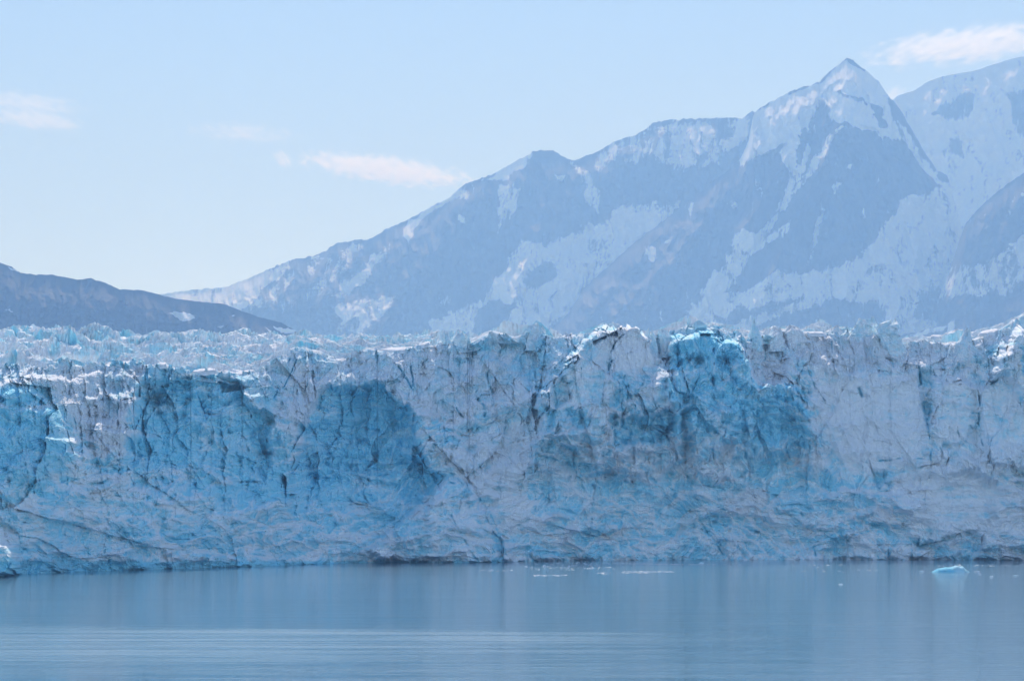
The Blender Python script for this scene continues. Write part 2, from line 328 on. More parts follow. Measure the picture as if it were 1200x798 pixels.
def build_mountains():
    # far massif on the right
    mountain('mountain', [(900, 330), (960, 240), (1010, 160), (1035, 128), (1052, 112), (1072, 106), (1088, 95), (1110, 88), (1142, 83),
        (1165, 75), (1185, 69), (1200, 66), (1300, 58), (1400, 90), (1560, 170)], 402, 17500, 1.0, (900, 1560), 1.5, ROCK,
        [([(1092, 135), (1106, 122), (1122, 113), (1140, 108), (1138, 124), (1132, 145), (1120, 138), (1105, 137)], 0.15, 5),
         ([(1183, 108), (1205, 104), (1240, 120), (1230, 160), (1200, 165), (1188, 140)], 0.12, 5),
         ([(1113, 162), (1128, 168), (1126, 182), (1114, 178)], 0.3, 4),
         ([(1192, 180), (1230, 170), (1300, 200), (1250, 240), (1200, 200)], 0.25, 5)],
        ribs=[([(1150, 80), (1135, 130), (1110, 180)], 10, 120), ([(1215, 70), (1200, 130), (1190, 200)], 12, 160)],
        snow_bias=0.85, seed=5, amp=60, label='snow covered far massif right of the pointed peak', rough_crest=1.0)
    # long ridge in the middle, down to the low snowy ridge on the left
    mountain('mountain', [(150, 352), (200, 343), (225, 340), (243, 338), (262, 337), (290, 327), (325, 311), (333, 308), (345, 304), (372, 299), (395, 285),
        (420, 281), (432, 281), (450, 270), (480, 257), (510, 240), (527, 231), (545, 216), (560, 211), (580, 203), (610, 186), (625, 178),
        (635, 176), (648, 177), (665, 187), (673, 188), (700, 178), (720, 166), (750, 156), (766, 144), (790, 140), (835, 139),
        (872, 138), (882, 130), (905, 150), (960, 220), (1010, 330)], 402, 15800, 0.98, (150, 1010), 1.25, ROCK,
        [([(150, 340), (262, 334), (345, 304), (332, 325), (300, 345), (292, 360), (270, 368), (225, 362), (190, 360), (150, 370)], 0.95, 4),
         ([(345, 306), (372, 300), (420, 282), (432, 283), (422, 302), (402, 322), (380, 345), (350, 360), (330, 368), (290, 362), (310, 340), (330, 330)], 0.62, 5),
         ([(330, 340), (372, 316), (380, 322), (352, 345), (333, 350)], 0.2, 5),
         ([(452, 288), (468, 278), (458, 298), (440, 315), (425, 335), (398, 352), (385, 350), (405, 328), (430, 308)], 0.8, 4),
         ([(470, 262), (500, 246), (545, 217), (550, 232), (520, 240), (505, 250), (485, 268), (478, 290), (474, 276)], 0.85, 4),
         ([(565, 212), (600, 192), (625, 178), (612, 200), (590, 210)], 0.85, 3),
         ([(585, 218), (602, 212), (598, 240), (590, 262), (580, 275), (584, 245)], 0.72, 3),
         ([(600, 225), (610, 218), (604, 245), (594, 265)], 0.62, 2),
         ([(535, 250), (545, 255), (550, 268), (535, 258)], 0.8, 2), ([(650, 204), (662, 202), (660, 210), (652, 210)], 0.85, 2),
         ([(672, 190), (690, 200), (700, 222), (706, 250), (690, 240), (682, 215)], 0.75, 4),
         ([(690, 190), (720, 168), (768, 146), (840, 140), (880, 138), (872, 165), (845, 185), (826, 200), (810, 190), (790, 198), (760, 180), (740, 196), (725, 185), (705, 205)], 0.66, 6),
         ([(830, 142), (860, 142), (858, 160), (842, 162)], 0.28, 4), ([(745, 160), (765, 150), (770, 170), (750, 176)], 0.3, 4),
         ([(705, 258), (735, 240), (770, 235), (800, 238), (760, 280), (700, 330), (672, 365), (640, 392), (500, 395), (505, 375), (530, 362), (560, 350), (592, 315), (600, 288), (615, 280), (640, 288), (665, 275), (690, 262)], 0.86, 6),
         ([(615, 330), (635, 310), (650, 318), (640, 332), (620, 335)], 0.3, 5),
         ([(560, 365), (580, 350), (600, 360), (590, 390), (555, 392)], 0.22, 6),
         ([(385, 360), (420, 352), (450, 348), (468, 346), (455, 362), (438, 380), (420, 392), (390, 392), (400, 375)], 0.85, 4),
         ([(500, 345), (520, 335), (545, 330), (550, 345), (520, 362), (505, 360)], 0.45, 5)],
        ribs=[([(635, 178), (640, 230), (625, 290), (600, 350)], 16, 240), ([(545, 218), (520, 270), (470, 330), (450, 380)], 16, 220), ([(765, 145), (745, 200), (715, 250)], 12, 200),
              ([(345, 305), (320, 340), (300, 365)], 9, 130), ([(432, 282), (400, 325), (380, 350)], 10, 150)],
        snow_bias=0.10, seed=11, amp=85, label='long dark ridge streaked with snow, middle mountain with the broad double summit')
    # pointed peak with its left spur in front
    mountain('mountain', [(600, 430), (640, 394), (667, 366), (684, 338), (740, 287), (800, 242), (845, 206), (868, 186), (877, 166), (883, 132), (900, 121), (930, 106),
        (960, 96), (971, 85), (984, 76), (990, 70), (993, 67), (997, 69), (1004, 75), (1014, 82), (1030, 96), (1040, 112), (1052, 124), (1066, 148), (1082, 176), (1098, 200), (1110, 206),
        (1118, 235), (1128, 270), (1160, 330), (1215, 420)], 402, 14300, 0.92, (600, 1215), 1.15, ROCK,
        [([(866, 190), (883, 132), (905, 119), (960, 97), (993, 70), (1035, 97), (1060, 140), (1060, 165), (1035, 160), (1036, 166), (1015, 152), (990, 140), (975, 145), (962, 128), (955, 150), (935, 160), (905, 172), (890, 182), (875, 195)], 0.95, 3),
         ([(955, 132), (964, 112), (970, 126), (972, 150), (958, 170), (945, 178), (930, 190), (915, 200), (905, 185), (925, 168), (945, 152)], 0.22, 4),
         ([(980, 108), (1012, 118), (1016, 124), (995, 120)], 0.22, 2),
         ([(1040, 112), (1052, 122), (1108, 204), (1100, 210), (1080, 190), (1060, 165), (1046, 138)], 0.12, 3),
         ([(1052, 142), (1062, 150), (1082, 182), (1098, 205), (1108, 214), (1098, 216), (1078, 192), (1060, 166)], 0.85, 2),
         ([(1020, 122), (1032, 128), (1040, 150), (1030, 150)], 0.2, 2),
         ([(928, 150), (936, 165), (932, 195), (940, 190), (944, 168), (952, 172), (946, 195), (936, 215), (928, 235), (918, 248), (905, 268), (890, 290), (872, 312), (862, 305), (890, 272), (910, 245), (922, 215), (920, 195), (912, 178)], 0.85, 2),
         ([(985, 145), (990, 146), (972, 172), (952, 205), (935, 228), (930, 226), (950, 192), (968, 165)], 0.8, 1.5),
         ([(860, 275), (870, 268), (882, 270), (892, 280), (920, 262), (930, 255), (905, 285), (880, 305), (862, 330), (850, 345), (880, 335), (910, 315), (940, 318), (980, 310), (1005, 300), (1020, 285), (1050, 245), (1056, 230), (1080, 228), (1108, 212), (1150, 240), (1220, 400), (760, 400), (800, 372), (812, 350), (850, 305)], 0.9, 4),
         ([(1080, 345), (1105, 340), (1135, 350), (1140, 368), (1110, 378), (1070, 372)], 0.3, 8),
         ([(840, 372), (880, 362), (930, 352), (990, 352), (1040, 362), (1030, 392), (860, 394)], 0.30, 8),
         ([(845, 388), (900, 362), (960, 350), (950, 360), (905, 374), (870, 392)], 0.75, 3),
         ([(790, 345), (812, 330), (820, 350), (800, 372), (760, 396), (740, 394)], 0.35, 6),
         ([(752, 285), (766, 288), (772, 300), (764, 310), (755, 298)], 0.75, 2), ([(778, 280), (790, 278), (788, 285), (778, 286)], 0.7, 2),
         ([(880, 208), (902, 214), (920, 212), (905, 220), (892, 232), (882, 222)], 0.55, 4), ([(850, 235), (864, 230), (858, 245), (848, 248)], 0.5, 4),
         ([(802, 235), (815, 238), (812, 255), (800, 250)], 0.55, 4),
         ([(976, 218), (988, 212), (986, 222), (978, 228)], 0.75, 1.5), ([(990, 195), (998, 190), (996, 198), (990, 201)], 0.7, 1.5),
         ([(962, 240), (966, 250), (960, 275), (948, 312), (942, 314), (952, 280), (958, 258)], 0.75, 1.5),
         ([(1010, 230), (1014, 245), (1018, 262), (1012, 258)], 0.5, 1.5), ([(918, 265), (928, 260), (926, 270), (912, 290)], 0.7, 1.5)],
        ribs=[([(993, 72), (985, 140), (960, 200), (930, 270), (900, 330)], 14, 260), ([(993, 72), (962, 112), (935, 160), (905, 215), (870, 270)], 12, 200),
              ([(1000, 145), (1025, 200), (1020, 270)], 14, 160), ([(878, 170), (850, 230), (790, 300), (720, 370)], 18, 240), ([(1046, 118), (1075, 180), (1100, 215)], 7, 120)],
        snow_bias=0.08, seed=23, amp=75, label='steep pointed peak with a snowy summit, tallest in the middle right')
    # spur entering from the right
    mountain('mountain', [(1090, 402), (1100, 350), (1118, 305), (1131, 263), (1148, 243), (1172, 222), (1200, 203), (1300, 140), (1450, 80), (1560, 120)], 402, 13300, 0.95,
        (1090, 1560), 1.3, ROCK,
        [([(1080, 330), (1120, 305), (1150, 312), (1165, 300), (1200, 280), (1230, 300), (1200, 330), (1180, 345), (1130, 345), (1080, 360)], 0.75, 5),
         ([(1180, 285), (1200, 275), (1215, 290), (1195, 300)], 0.85, 3), ([(1185, 230), (1200, 222), (1196, 236), (1186, 240)], 0.6, 3),
         ([(1125, 268), (1131, 263), (1160, 235), (1165, 240), (1140, 265)], 0.5, 2)],
        ribs=[([(1200, 205), (1180, 260), (1165, 300)], 14, 180)], snow_bias=0.10, seed=37, amp=60, label='dark bare spur entering from the right of the photograph')
    mountain('hill', [(1020, 404), (1060, 392), (1090, 385), (1112, 378), (1140, 366), (1170, 356), (1200, 342), (1300, 310), (1450, 300), (1560, 310)], 410, 11800, 0.95,
        (1020, 1560), 1.3, ROCK, [([(1065, 392), (1085, 384), (1110, 379), (1105, 386), (1080, 394)], 0.8, 2), ([(1108, 382), (1120, 374), (1122, 384), (1110, 392)], 0.8, 2)],
        snow_bias=0.10, seed=41, amp=40, label='low rounded foothill above the ice at the right')
    # near dark hill on the left
    mountain('hill', [(-400, 200), (-200, 262), (-60, 292), (0, 308), (14, 313), (25, 320), (44, 322), (60, 322), (92, 328), (106, 326), (122, 331), (140, 339), (165, 340), (182, 344),
        (205, 350), (230, 353), (262, 356), (285, 365), (305, 372), (330, 378), (347, 388), (375, 402)], 404, 8200, 0.95, (-400, 375), 1.1, TUNDRA,
        [([(193, 367), (206, 366), (226, 366), (229, 372), (222, 376), (211, 377), (206, 371)], 0.95, 1.5), ([(203, 348), (211, 350), (206, 351)], 0.9, 1.0),
         ([(268, 369), (275, 368), (272, 372)], 0.9, 1.0), ([(254, 382), (262, 380), (258, 384)], 0.9, 1.0),
         ([(319, 380), (330, 381), (347, 389), (338, 392), (326, 387)], 0.98, 1.0), ([(311, 382), (323, 391), (320, 395), (312, 394), (315, 389)], 0.95, 1.0),
         ([(9, 310), (18, 315), (22, 319), (13, 315)], 0.95, 1.0), ([(5, 362), (12, 360), (12, 366)], 0.6, 1.5)],
        ribs=[([(106, 328), (120, 360), (118, 395)], 10, 90), ([(25, 320), (50, 360), (60, 395)], 12, 90), ([(205, 350), (180, 375), (175, 395)], 10, 60)],
        snow_bias=0.0, seed=53, amp=34, label='dark blue hill with small snow patches at the left', rough_crest=1.2)
build_mountains()

# ------------------------------------------------------------------ the glacier
glacier = bpy.data.objects.new('glacier', None); COL.objects.link(glacier)
glacier.location = (0, 0, 0)
tag(glacier, 'wide wall of broken blue and white glacier ice rising straight from the sea', 'glacier')

WATERLINE = [(-300, 688), (-100, 677), (0, 672), (60, 670), (100, 668), (200, 665), (330, 661), (420, 658), (600, 657), (800, 655), (1000, 655), (1200, 656), (1500, 658)]
CREST = [(-300, 425), (-100, 428), (0, 427), (40, 429), (62, 427), (72, 421), (84, 423), (110, 427), (150, 424), (164, 419), (172, 427), (200, 432), (225, 438), (250, 436), (272, 436),
    (290, 432), (318, 424), (340, 412), (358, 415), (380, 416), (400, 416), (440, 412), (480, 408), (500, 403), (520, 402), (545, 402), (560, 396), (575, 389), (592, 390), (606, 394), (618, 387),
    (638, 387), (645, 392), (690, 389), (704, 385), (735, 384), (750, 387), (757, 391), (762, 393), (775, 391), (785, 388), (800, 386), (826, 383), (862, 388), (872, 394), (900, 391), (906, 393),
    (925, 388), (945, 388), (975, 389), (990, 386), (1000, 386), (1060, 396), (1075, 396), (1100, 395), (1110, 400), (1122, 397), (1137, 395), (1150, 394), (1165, 389), (1180, 385), (1188, 381), (1200, 378),
    (1300, 380), (1500, 384)]
BREAK = [(-300, 455), (0, 450), (60, 455), (85, 480), (110, 515), (140, 505), (158, 470), (165, 440), (215, 442), (270, 441), (300, 470), (335, 505), (350, 490), (370, 458), (400, 450), (460, 452), (480, 475),
    (500, 495), (540, 480), (600, 470), (625, 450), (650, 425), (700, 392), (790, 390), (875, 394), (888, 440), (910, 430), (960, 425), (1000, 440), (1060, 432), (1090, 428), (1140, 425), (1165, 420), (1185, 392), (1200, 384), (1500, 390)]
def toe(px): return FPX * CAM_Z / (line(WATERLINE, px) - HORIZON)

# (outline, metres forward (-) or back (+), edge softness, blueness, blueness weight, grit)
SHAPES = [
    ([(-320, 608), (-5, 616), (8, 627), (17, 640), (20, 660), (22, 676), (-320, 700)], -26, 1.5, 0.22, 0.9, None),
    ([(-320, 460), (0, 453), (32, 452), (48, 470), (68, 480), (84, 515), (92, 540), (60, 565), (30, 560), (0, 590), (-320, 600)], -5, 5, 0.70, 0.9, None),
    ([(-320, 575), (40, 560), (120, 560), (200, 552), (340, 562), (500, 592), (560, 605), (590, 665), (0, 690), (-320, 700)], -3, 10, 0.46, 0.9, None),
    ([(148, 520), (158, 490), (166, 462), (172, 450), (190, 446), (215, 440), (250, 441), (272, 444), (286, 462), (300, 474), (322, 492), (312, 515), (315, 560), (300, 600), (205, 600), (150, 570)], 11, 4, 0.80, 0.95, 0.0),
    ([(168, 470), (174, 457), (192, 457), (196, 470), (186, 485), (174, 484)], 5, 3, 0.95, 0.9, None),
    ([(336, 560), (348, 525), (352, 498), (364, 472), (376, 458), (392, 453), (420, 458), (440, 451), (462, 455), (466, 466), (476, 472), (484, 498), (488, 520), (492, 540), (508, 555), (512, 566), (508, 580), (496, 620), (455, 630), (400, 630), (345, 620)], 12, 2.5, 0.88, 0.95, 0.0),
    ([(200, 548), (330, 540), (345, 560), (400, 575), (360, 590), (280, 590), (220, 575)], 2, 6, 0.66, 0.7, None),
    ([(626, 545), (628, 500), (632, 474), (650, 442), (676, 418), (692, 396), (704, 385), (750, 387), (762, 396), (772, 420), (790, 430), (800, 470), (795, 540), (740, 570), (650, 575)], -13, 2.5, 0.34, 0.7, 0.16),
    ([(648, 450), (658, 442), (664, 450), (662, 468), (652, 480), (650, 470)], 6, 2.5, 0.62, 0.9, None),
    ([(643, 482), (652, 480), (652, 500), (645, 505)], 4, 2, 0.70, 0.9, None), ([(666, 484), (678, 482), (690, 488), (686, 498), (672, 496)], 5, 3, 0.85, 0.9, None),
    ([(712, 440), (740, 434), (788, 440), (792, 470), (760, 490), (720, 492), (708, 470)], -3, 3, 0.46, 0.8, None),
    ([(717, 494), (735, 490), (752, 486), (772, 484), (790, 476), (810, 480), (800, 505), (770, 518), (745, 516), (722, 520)], 6, 2.5, 0.92, 0.95, None),
    ([(787, 394), (800, 396), (832, 390), (846, 400), (868, 402), (874, 418), (880, 440), (892, 452), (915, 448), (936, 462), (946, 486), (948, 505), (956, 524), (930, 530), (880, 545), (840, 538), (790, 545), (786, 480)], -11, 2.5, 0.72, 0.9, 0.0),
    ([(806, 420), (818, 415), (824, 425), (812, 432)], 6, 2, 0.85, 0.8, None), ([(842, 420), (862, 417), (868, 425), (850, 430)], 5, 2, 0.85, 0.8, None),
    ([(852, 435), (878, 432), (882, 450), (860, 456)], 3, 3, 0.9, 0.7, None), ([(880, 460), (940, 462), (946, 520), (900, 522), (878, 500)], 5, 5, 0.92, 0.7, None),
    ([(806, 500), (830, 488), (848, 480), (880, 482), (868, 505), (850, 520), (838, 540), (810, 545)], -5, 4, 0.60, 0.7, None),
    ([(876, 420), (884, 396), (916, 390), (920, 410), (918, 440), (900, 448), (886, 446)], 7, 2.5, 0.10, 0.9, 0.22),
    ([(955, 430), (1000, 440), (1080, 430), (1090, 500), (1070, 540), (1000, 560), (970, 520), (950, 470)], -2, 5, 0.10, 0.9, 0.08),
    ([(1078, 432), (1096, 436), (1098, 470), (1090, 500), (1085, 470)], 5, 2, 0.45, 0.9, None),
    ([(1100, 446), (1125, 447), (1145, 456), (1146, 500), (1120, 520), (1092, 505)], -4, 2, 0.26, 0.9, 0.0),
    ([(1148, 452), (1164, 450), (1176, 440), (1186, 444), (1200, 470), (1300, 480), (1300, 560), (1150, 540)], -5, 2, 0.24, 0.9, 0.0),
    ([(1160, 446), (1174, 418), (1180, 402), (1190, 388), (1202, 388), (1320, 400), (1320, 480), (1196, 474), (1188, 450), (1178, 438)], -13, 2, 0.36, 0.9, 0.0),
    ([(1120, 428), (1160, 420), (1158, 446), (1120, 444)], 4, 4, 0.40, 0.8, None), ([(1085, 545), (1200, 520), (1300, 540), (1300, 620), (1090, 630), (1060, 600)], 0, 10, 0.16, 0.7, None),
    ([(508, 572), (522, 560), (545, 562), (556, 578), (574, 600), (586, 630), (598, 662), (470, 664), (430, 640), (470, 608)], -7, 3, 0.36, 0.85, None),
    ([(500, 520), (545, 520), (600, 490), (625, 520), (620, 600), (590, 630), (556, 576)], 0, 8, 0.12, 0.8, 0.05), ([(534, 506), (548, 500), (560, 504), (561, 522), (548, 528), (534, 522)], 2, 2, 0.55, 0.8, None),
    ([(620, 545), (650, 552), (645, 590), (600, 580)], 3, 5, 0.50, 0.7, None), ([(705, 555), (738, 552), (746, 580), (745, 612), (712, 618), (690, 612), (698, 580)], 3, 3, 0.52, 0.8, None),
    ([(786, 575), (830, 585), (880, 600), (900, 630), (895, 660), (780, 660), (745, 620), (760, 590)], 1, 8, 0.42, 0.7, None),
    ([(884, 540), (940, 535), (968, 545), (966, 570), (930, 578), (880, 566), (860, 556)], 2, 4, 0.55, 0.8, None),
    ([(842, 578), (870, 572), (905, 578), (888, 600), (855, 605)], -2, 4, 0.04, 0.9, 0.16), ([(820, 548), (850, 545), (862, 558), (838, 565)], -2, 4, 0.05, 0.8, 0.10),
    ([(896, 606), (918, 598), (940, 606), (955, 632), (958, 660), (905, 660), (890, 640)], 2, 3, 0.44, 0.8, None),
    ([(1000, 628), (1040, 612), (1066, 618), (1068, 660), (1000, 662), (956, 645)], 3, 2, 0.40, 0.8, None),
    ([(1070, 640), (1100, 634), (1146, 626), (1154, 640), (1156, 664), (1062, 664)], 6, 2, 0.46, 0.8, 0.10), ([(1156, 644), (1300, 648), (1300, 668), (1156, 664)], 4, 2, 0.40, 0.8, 0.25),
    ([(1022, 550), (1040, 556), (1040, 572), (1028, 570)], 4, 2, 0.55, 0.8, None),
    ([(540, 404), (618, 392), (640, 425), (628, 470), (622, 540), (560, 545), (520, 500)], 8, 8, 0.24, 0.4, None),
    # grey weathered slopes
    ([(30, 430), (170, 426), (163, 450), (150, 480), (145, 520), (128, 540), (108, 525), (80, 480), (60, 455)], 0, 6, 0.10, 0.9, 0.22),
    ([(-320, 428), (60, 426), (50, 448), (-320, 450)], 0, 4, 0.14, 0.8, 0.12),
    ([(318, 490), (330, 450), (345, 420), (400, 412), (545, 404), (600, 420), (590, 480), (500, 500), (478, 468), (440, 448), (390, 450), (350, 500)], 0, 5, 0.13, 0.9, 0.14),
    ([(700, 388), (755, 388), (768, 430), (716, 436), (714, 410)], -1, 1.5, 0.05, 0.9, 0.22), ([(760, 396), (788, 394), (788, 434), (770, 432)], 5, 2, 0.15, 0.9, 0.18),
    ([(920, 392), (1000, 388), (1060, 398), (1110, 402), (1080, 425), (1010, 436), (960, 430), (930, 410)], 0, 5, 0.08, 0.9, 0.26),
]
# (points, half width, metres forward, crumbled white)
RIDGES = [
    ([(197, 472), (220, 482), (240, 500), (256, 518), (270, 540)], 4, 4, 0.6), ([(288, 462), (322, 492), (345, 510)], 3, 3, 0.6), ([(75, 535), (84, 548), (95, 556), (110, 552), (135, 560)], 4, 3, 0.6),
    ([(85, 527), (98, 545), (100, 555)], 3, 2, 0.4), ([(160, 573), (172, 578), (188, 586), (205, 594)], 3, 3, 0.6), ([(115, 575), (140, 583), (165, 585)], 3, 2, 0.7), ([(140, 565), (165, 555), (205, 550), (245, 552), (270, 565)], 4, 4, 0.7),
    ([(0, 604), (25, 604), (32, 620), (34, 640)], 3, 2, 0.2), ([(40, 600), (75, 594), (110, 598)], 4, 2, 0.3), ([(130, 650), (160, 640), (200, 628)], 3, 2, 0.3), ([(240, 600), (255, 614), (285, 622), (320, 640)], 2.5, 2, 0.4),
    ([(255, 615), (280, 606), (310, 596), (328, 584)], 2.5, 2, 0.4), ([(350, 618), (380, 632), (420, 634)], 3, 2, 0.3), ([(345, 560), (350, 600), (360, 640), (370, 655)], 2.5, 2, 0.2), ([(395, 608), (440, 598), (490, 594), (520, 588)], 4, 3, 0.4),
    ([(700, 560), (692, 585), (672, 615), (655, 640)], 3, 3, 0.3), ([(738, 556), (744, 548), (752, 560), (762, 566), (772, 556), (790, 540), (815, 530)], 3, 5, 0.8), ([(718, 492), (740, 486), (760, 486), (790, 472), (806, 478)], 2.5, 6, 0.7),
    ([(700, 636), (715, 618), (735, 626)], 4, 2, 0.3), ([(636, 468), (650, 440), (676, 418)], 4, 5, 0.2), ([(626, 500), (632, 475), (640, 462)], 4, 4, 0.1), ([(704, 432), (712, 434), (714, 445), (706, 470)], 4, 5, 0.3),
    ([(846, 398), (868, 404), (874, 420), (884, 448)], 3, 3, 0.2), ([(806, 545), (812, 520), (820, 500)], 3, 3, 0.3), ([(836, 500), (846, 482), (862, 478)], 3, 3, 0.4), ([(842, 556), (866, 562), (885, 578), (900, 580)], 3, 3, 0.3),
    ([(946, 482), (954, 510), (966, 545), (976, 560)], 3, 4, 0.1), ([(930, 425), (950, 410), (985, 440), (1000, 440)], 4, 5, 0.4), ([(968, 497), (980, 520), (990, 550)], 2.5, 3, 0.0), ([(984, 497), (998, 520), (1008, 540)], 2.5, 3, 0.0),
    ([(1094, 490), (1106, 450), (1125, 447), (1146, 457)], 2.5, 3, 0.4), ([(1084, 430), (1092, 460), (1094, 500)], 2.5, 3, 0.1), ([(1120, 496), (1128, 474), (1146, 482)], 3, 2, 0.2), ([(1100, 520), (1108, 492), (1130, 510)], 3, 2, 0.1),
    ([(1190, 390), (1174, 420), (1160, 446)], 2.5, 4, 0.1), ([(1172, 446), (1180, 440), (1190, 460), (1198, 485)], 2.5, 3, 0.1), ([(1128, 440), (1142, 430), (1156, 440)], 4, 3, 0.5), ([(1066, 618), (1068, 650)], 2, 3, 0.0),
    ([(1100, 640), (1120, 632), (1146, 628)], 3, 4, 0.3), ([(560, 560), (600, 540), (640, 545), (668, 558)], 6, 4, 0.6), ([(655, 545), (664, 552), (672, 570), (684, 580)], 6, 4, 0.6), ([(500, 525), (530, 530), (560, 515), (590, 540)], 5, 3, 0.5),
    ([(340, 480), (352, 495), (345, 510), (360, 520)], 5, 3, 0.6), ([(420, 510), (440, 512), (446, 530)], 3, 3, 0.2), ([(330, 590), (360, 576), (370, 600)], 4, 2, 0.3), ([(430, 600), (470, 612), (520, 600)], 4, 2, 0.2), ([(1010, 600), (1040, 590), (1090, 600)], 6, 2, 0.2),
    ([(550, 440), (575, 420), (600, 440), (622, 470)], 6, 4, 0.3), ([(510, 430), (540, 450), (560, 440)], 5, 3, 0.1), ([(1000, 530), (1040, 528), (1060, 540)], 4, 2, 0.1), ([(118, 480), (112, 464), (125, 463), (140, 470), (158, 468)], 3, 4, 0.4)]
# (points, half width, metres deep)
CRACKS = [
    ([(138, 460), (139, 482), (141, 500)], 0.9, 6), ([(88, 490), (90, 505)], 0.8, 4), ([(277, 447), (284, 462), (290, 480), (296, 492)], 1.0, 5), ([(231, 460), (236, 478), (244, 494)], 1.2, 4), ([(338, 420), (332, 440), (320, 470)], 0.8, 4),
    ([(346, 422), (338, 442), (330, 455)], 0.8, 4), ([(362, 440), (354, 465)], 0.9, 3), ([(468, 430), (476, 442), (484, 458)], 1.2, 6), ([(481, 430), (484, 452)], 1.2, 6), ([(536, 478), (543, 490)], 1.1, 5), ([(571, 435), (577, 460)], 1.2, 6),
    ([(560, 468), (566, 475), (568, 487)], 2.0, 7), ([(718, 405), (716, 420), (714, 434)], 1.6, 8), ([(731, 392), (722, 400), (716, 412)], 1.2, 6), ([(680, 432), (681, 442)], 1.0, 4), ([(731, 440), (726, 460)], 0.9, 4), ([(736, 452), (733, 476), (730, 486)], 0.9, 4),
    ([(766, 400), (768, 416)], 1.4, 6), ([(771, 404), (774, 420)], 1.2, 6), ([(834, 410), (836, 428)], 1.6, 8), ([(833, 440), (835, 452)], 1.4, 7), ([(794, 396), (794, 440), (796, 480)], 1.5, 5), ([(897, 400), (896, 430)], 1.0, 4), ([(912, 393), (914, 405)], 1.3, 5),
    ([(968, 416), (982, 428)], 1.8, 6), ([(974, 400), (976, 412)], 1.2, 5), ([(948, 434), (954, 452), (966, 470)], 1.0, 4), ([(1079, 430), (1080, 450)], 1.6, 7), ([(1096, 436), (1096, 470), (1090, 492)], 1.3, 6), ([(1147, 464), (1147, 490), (1152, 522)], 1.2, 7),
    ([(1122, 500), (1124, 512)], 0.8, 4), ([(1173, 436), (1168, 448), (1162, 450)], 1.6, 7), ([(1192, 462), (1196, 480), (1200, 484)], 1.3, 6), ([(1088, 500), (1090, 530), (1089, 560)], 0.8, 3), ([(1045, 420), (1047, 430)], 1.4, 5), ([(1007, 455), (1010, 464)], 1.8, 6),
    ([(668, 558), (665, 562)], 2.2, 6), ([(644, 565), (644, 590)], 1.2, 4), ([(760, 560), (768, 566)], 2.0, 4), ([(527, 566), (540, 567)], 1.6, 4), ([(552, 590), (548, 605)], 0.8, 2), ([(562, 582), (561, 600)], 0.9, 3), ([(530, 604), (540, 625), (552, 645), (560, 656)], 0.9, 2.5),
    ([(556, 578), (574, 600), (586, 630), (598, 660)], 1.0, 3), ([(814, 600), (830, 625), (850, 650), (856, 657)], 1.1, 3), ([(865, 630), (862, 655)], 0.8, 2), ([(938, 600), (948, 620), (956, 650)], 1.3, 3), ([(1066, 618), (1068, 655)], 1.0, 3), ([(1042, 640), (1042, 656)], 1.0, 3),
    ([(45, 535), (50, 537)], 1.6, 4), ([(275, 565), (320, 563)], 1.5, 4), ([(368, 560), (390, 559)], 1.6, 3.5), ([(440, 558), (480, 550)], 1.2, 3.5), ([(405, 590), (445, 590)], 1.0, 3), ([(18, 650), (22, 656)], 1.4, 4), ([(270, 628), (345, 620)], 0.7, 2), ([(330, 612), (370, 610)], 0.8, 2),
    ([(255, 650), (345, 638)], 0.7, 2), ([(200, 632), (240, 632)], 0.7, 2), ([(780, 590), (800, 598), (820, 600)], 1.2, 3), ([(780, 570), (830, 590), (855, 600)], 0.8, 2), ([(835, 612), (890, 625), (905, 634)], 1.4, 3), ([(1030, 540), (1060, 537), (1080, 537)], 1.2, 3),
    ([(880, 571), (910, 580), (940, 570)], 1.0, 2.5), ([(620, 530), (655, 540), (700, 545)], 1.5, 3), ([(700, 553), (735, 558)], 1.2, 2.5), ([(950, 622), (1000, 622)], 1.0, 3), ([(905, 602), (922, 600), (938, 614)], 1.4, 3)]
BANDS = [([(290, 530), (340, 535), (420, 536), (475, 532)], 3.0, 0.14), ([(330, 545), (420, 545), (500, 548)], 2.0, 0.07), ([(612, 526), (650, 542), (712, 548)], 4.0, 0.13), ([(718, 552), (745, 556), (770, 565)], 3, 0.09), ([(795, 562), (850, 574), (910, 580)], 3.0, 0.11),
    ([(900, 574), (1000, 570), (1075, 562)], 3.0, 0.07), ([(50, 600), (80, 598)], 4, 0.06), ([(440, 604), (460, 608)], 5, 0.07), ([(1150, 642), (1220, 646)], 4, 0.15), ([(490, 653), (600, 655)], 2, 0.12)]
NOTCH = [(485, 520, 4), (450, 540, 2), (632, 700, 4), (720, 740, 2), (200, 240, 2), (60, 90, 3), (960, 1010, 3), (1040, 1156, 5), (1156, 1240, 4), (780, 800, 2)]

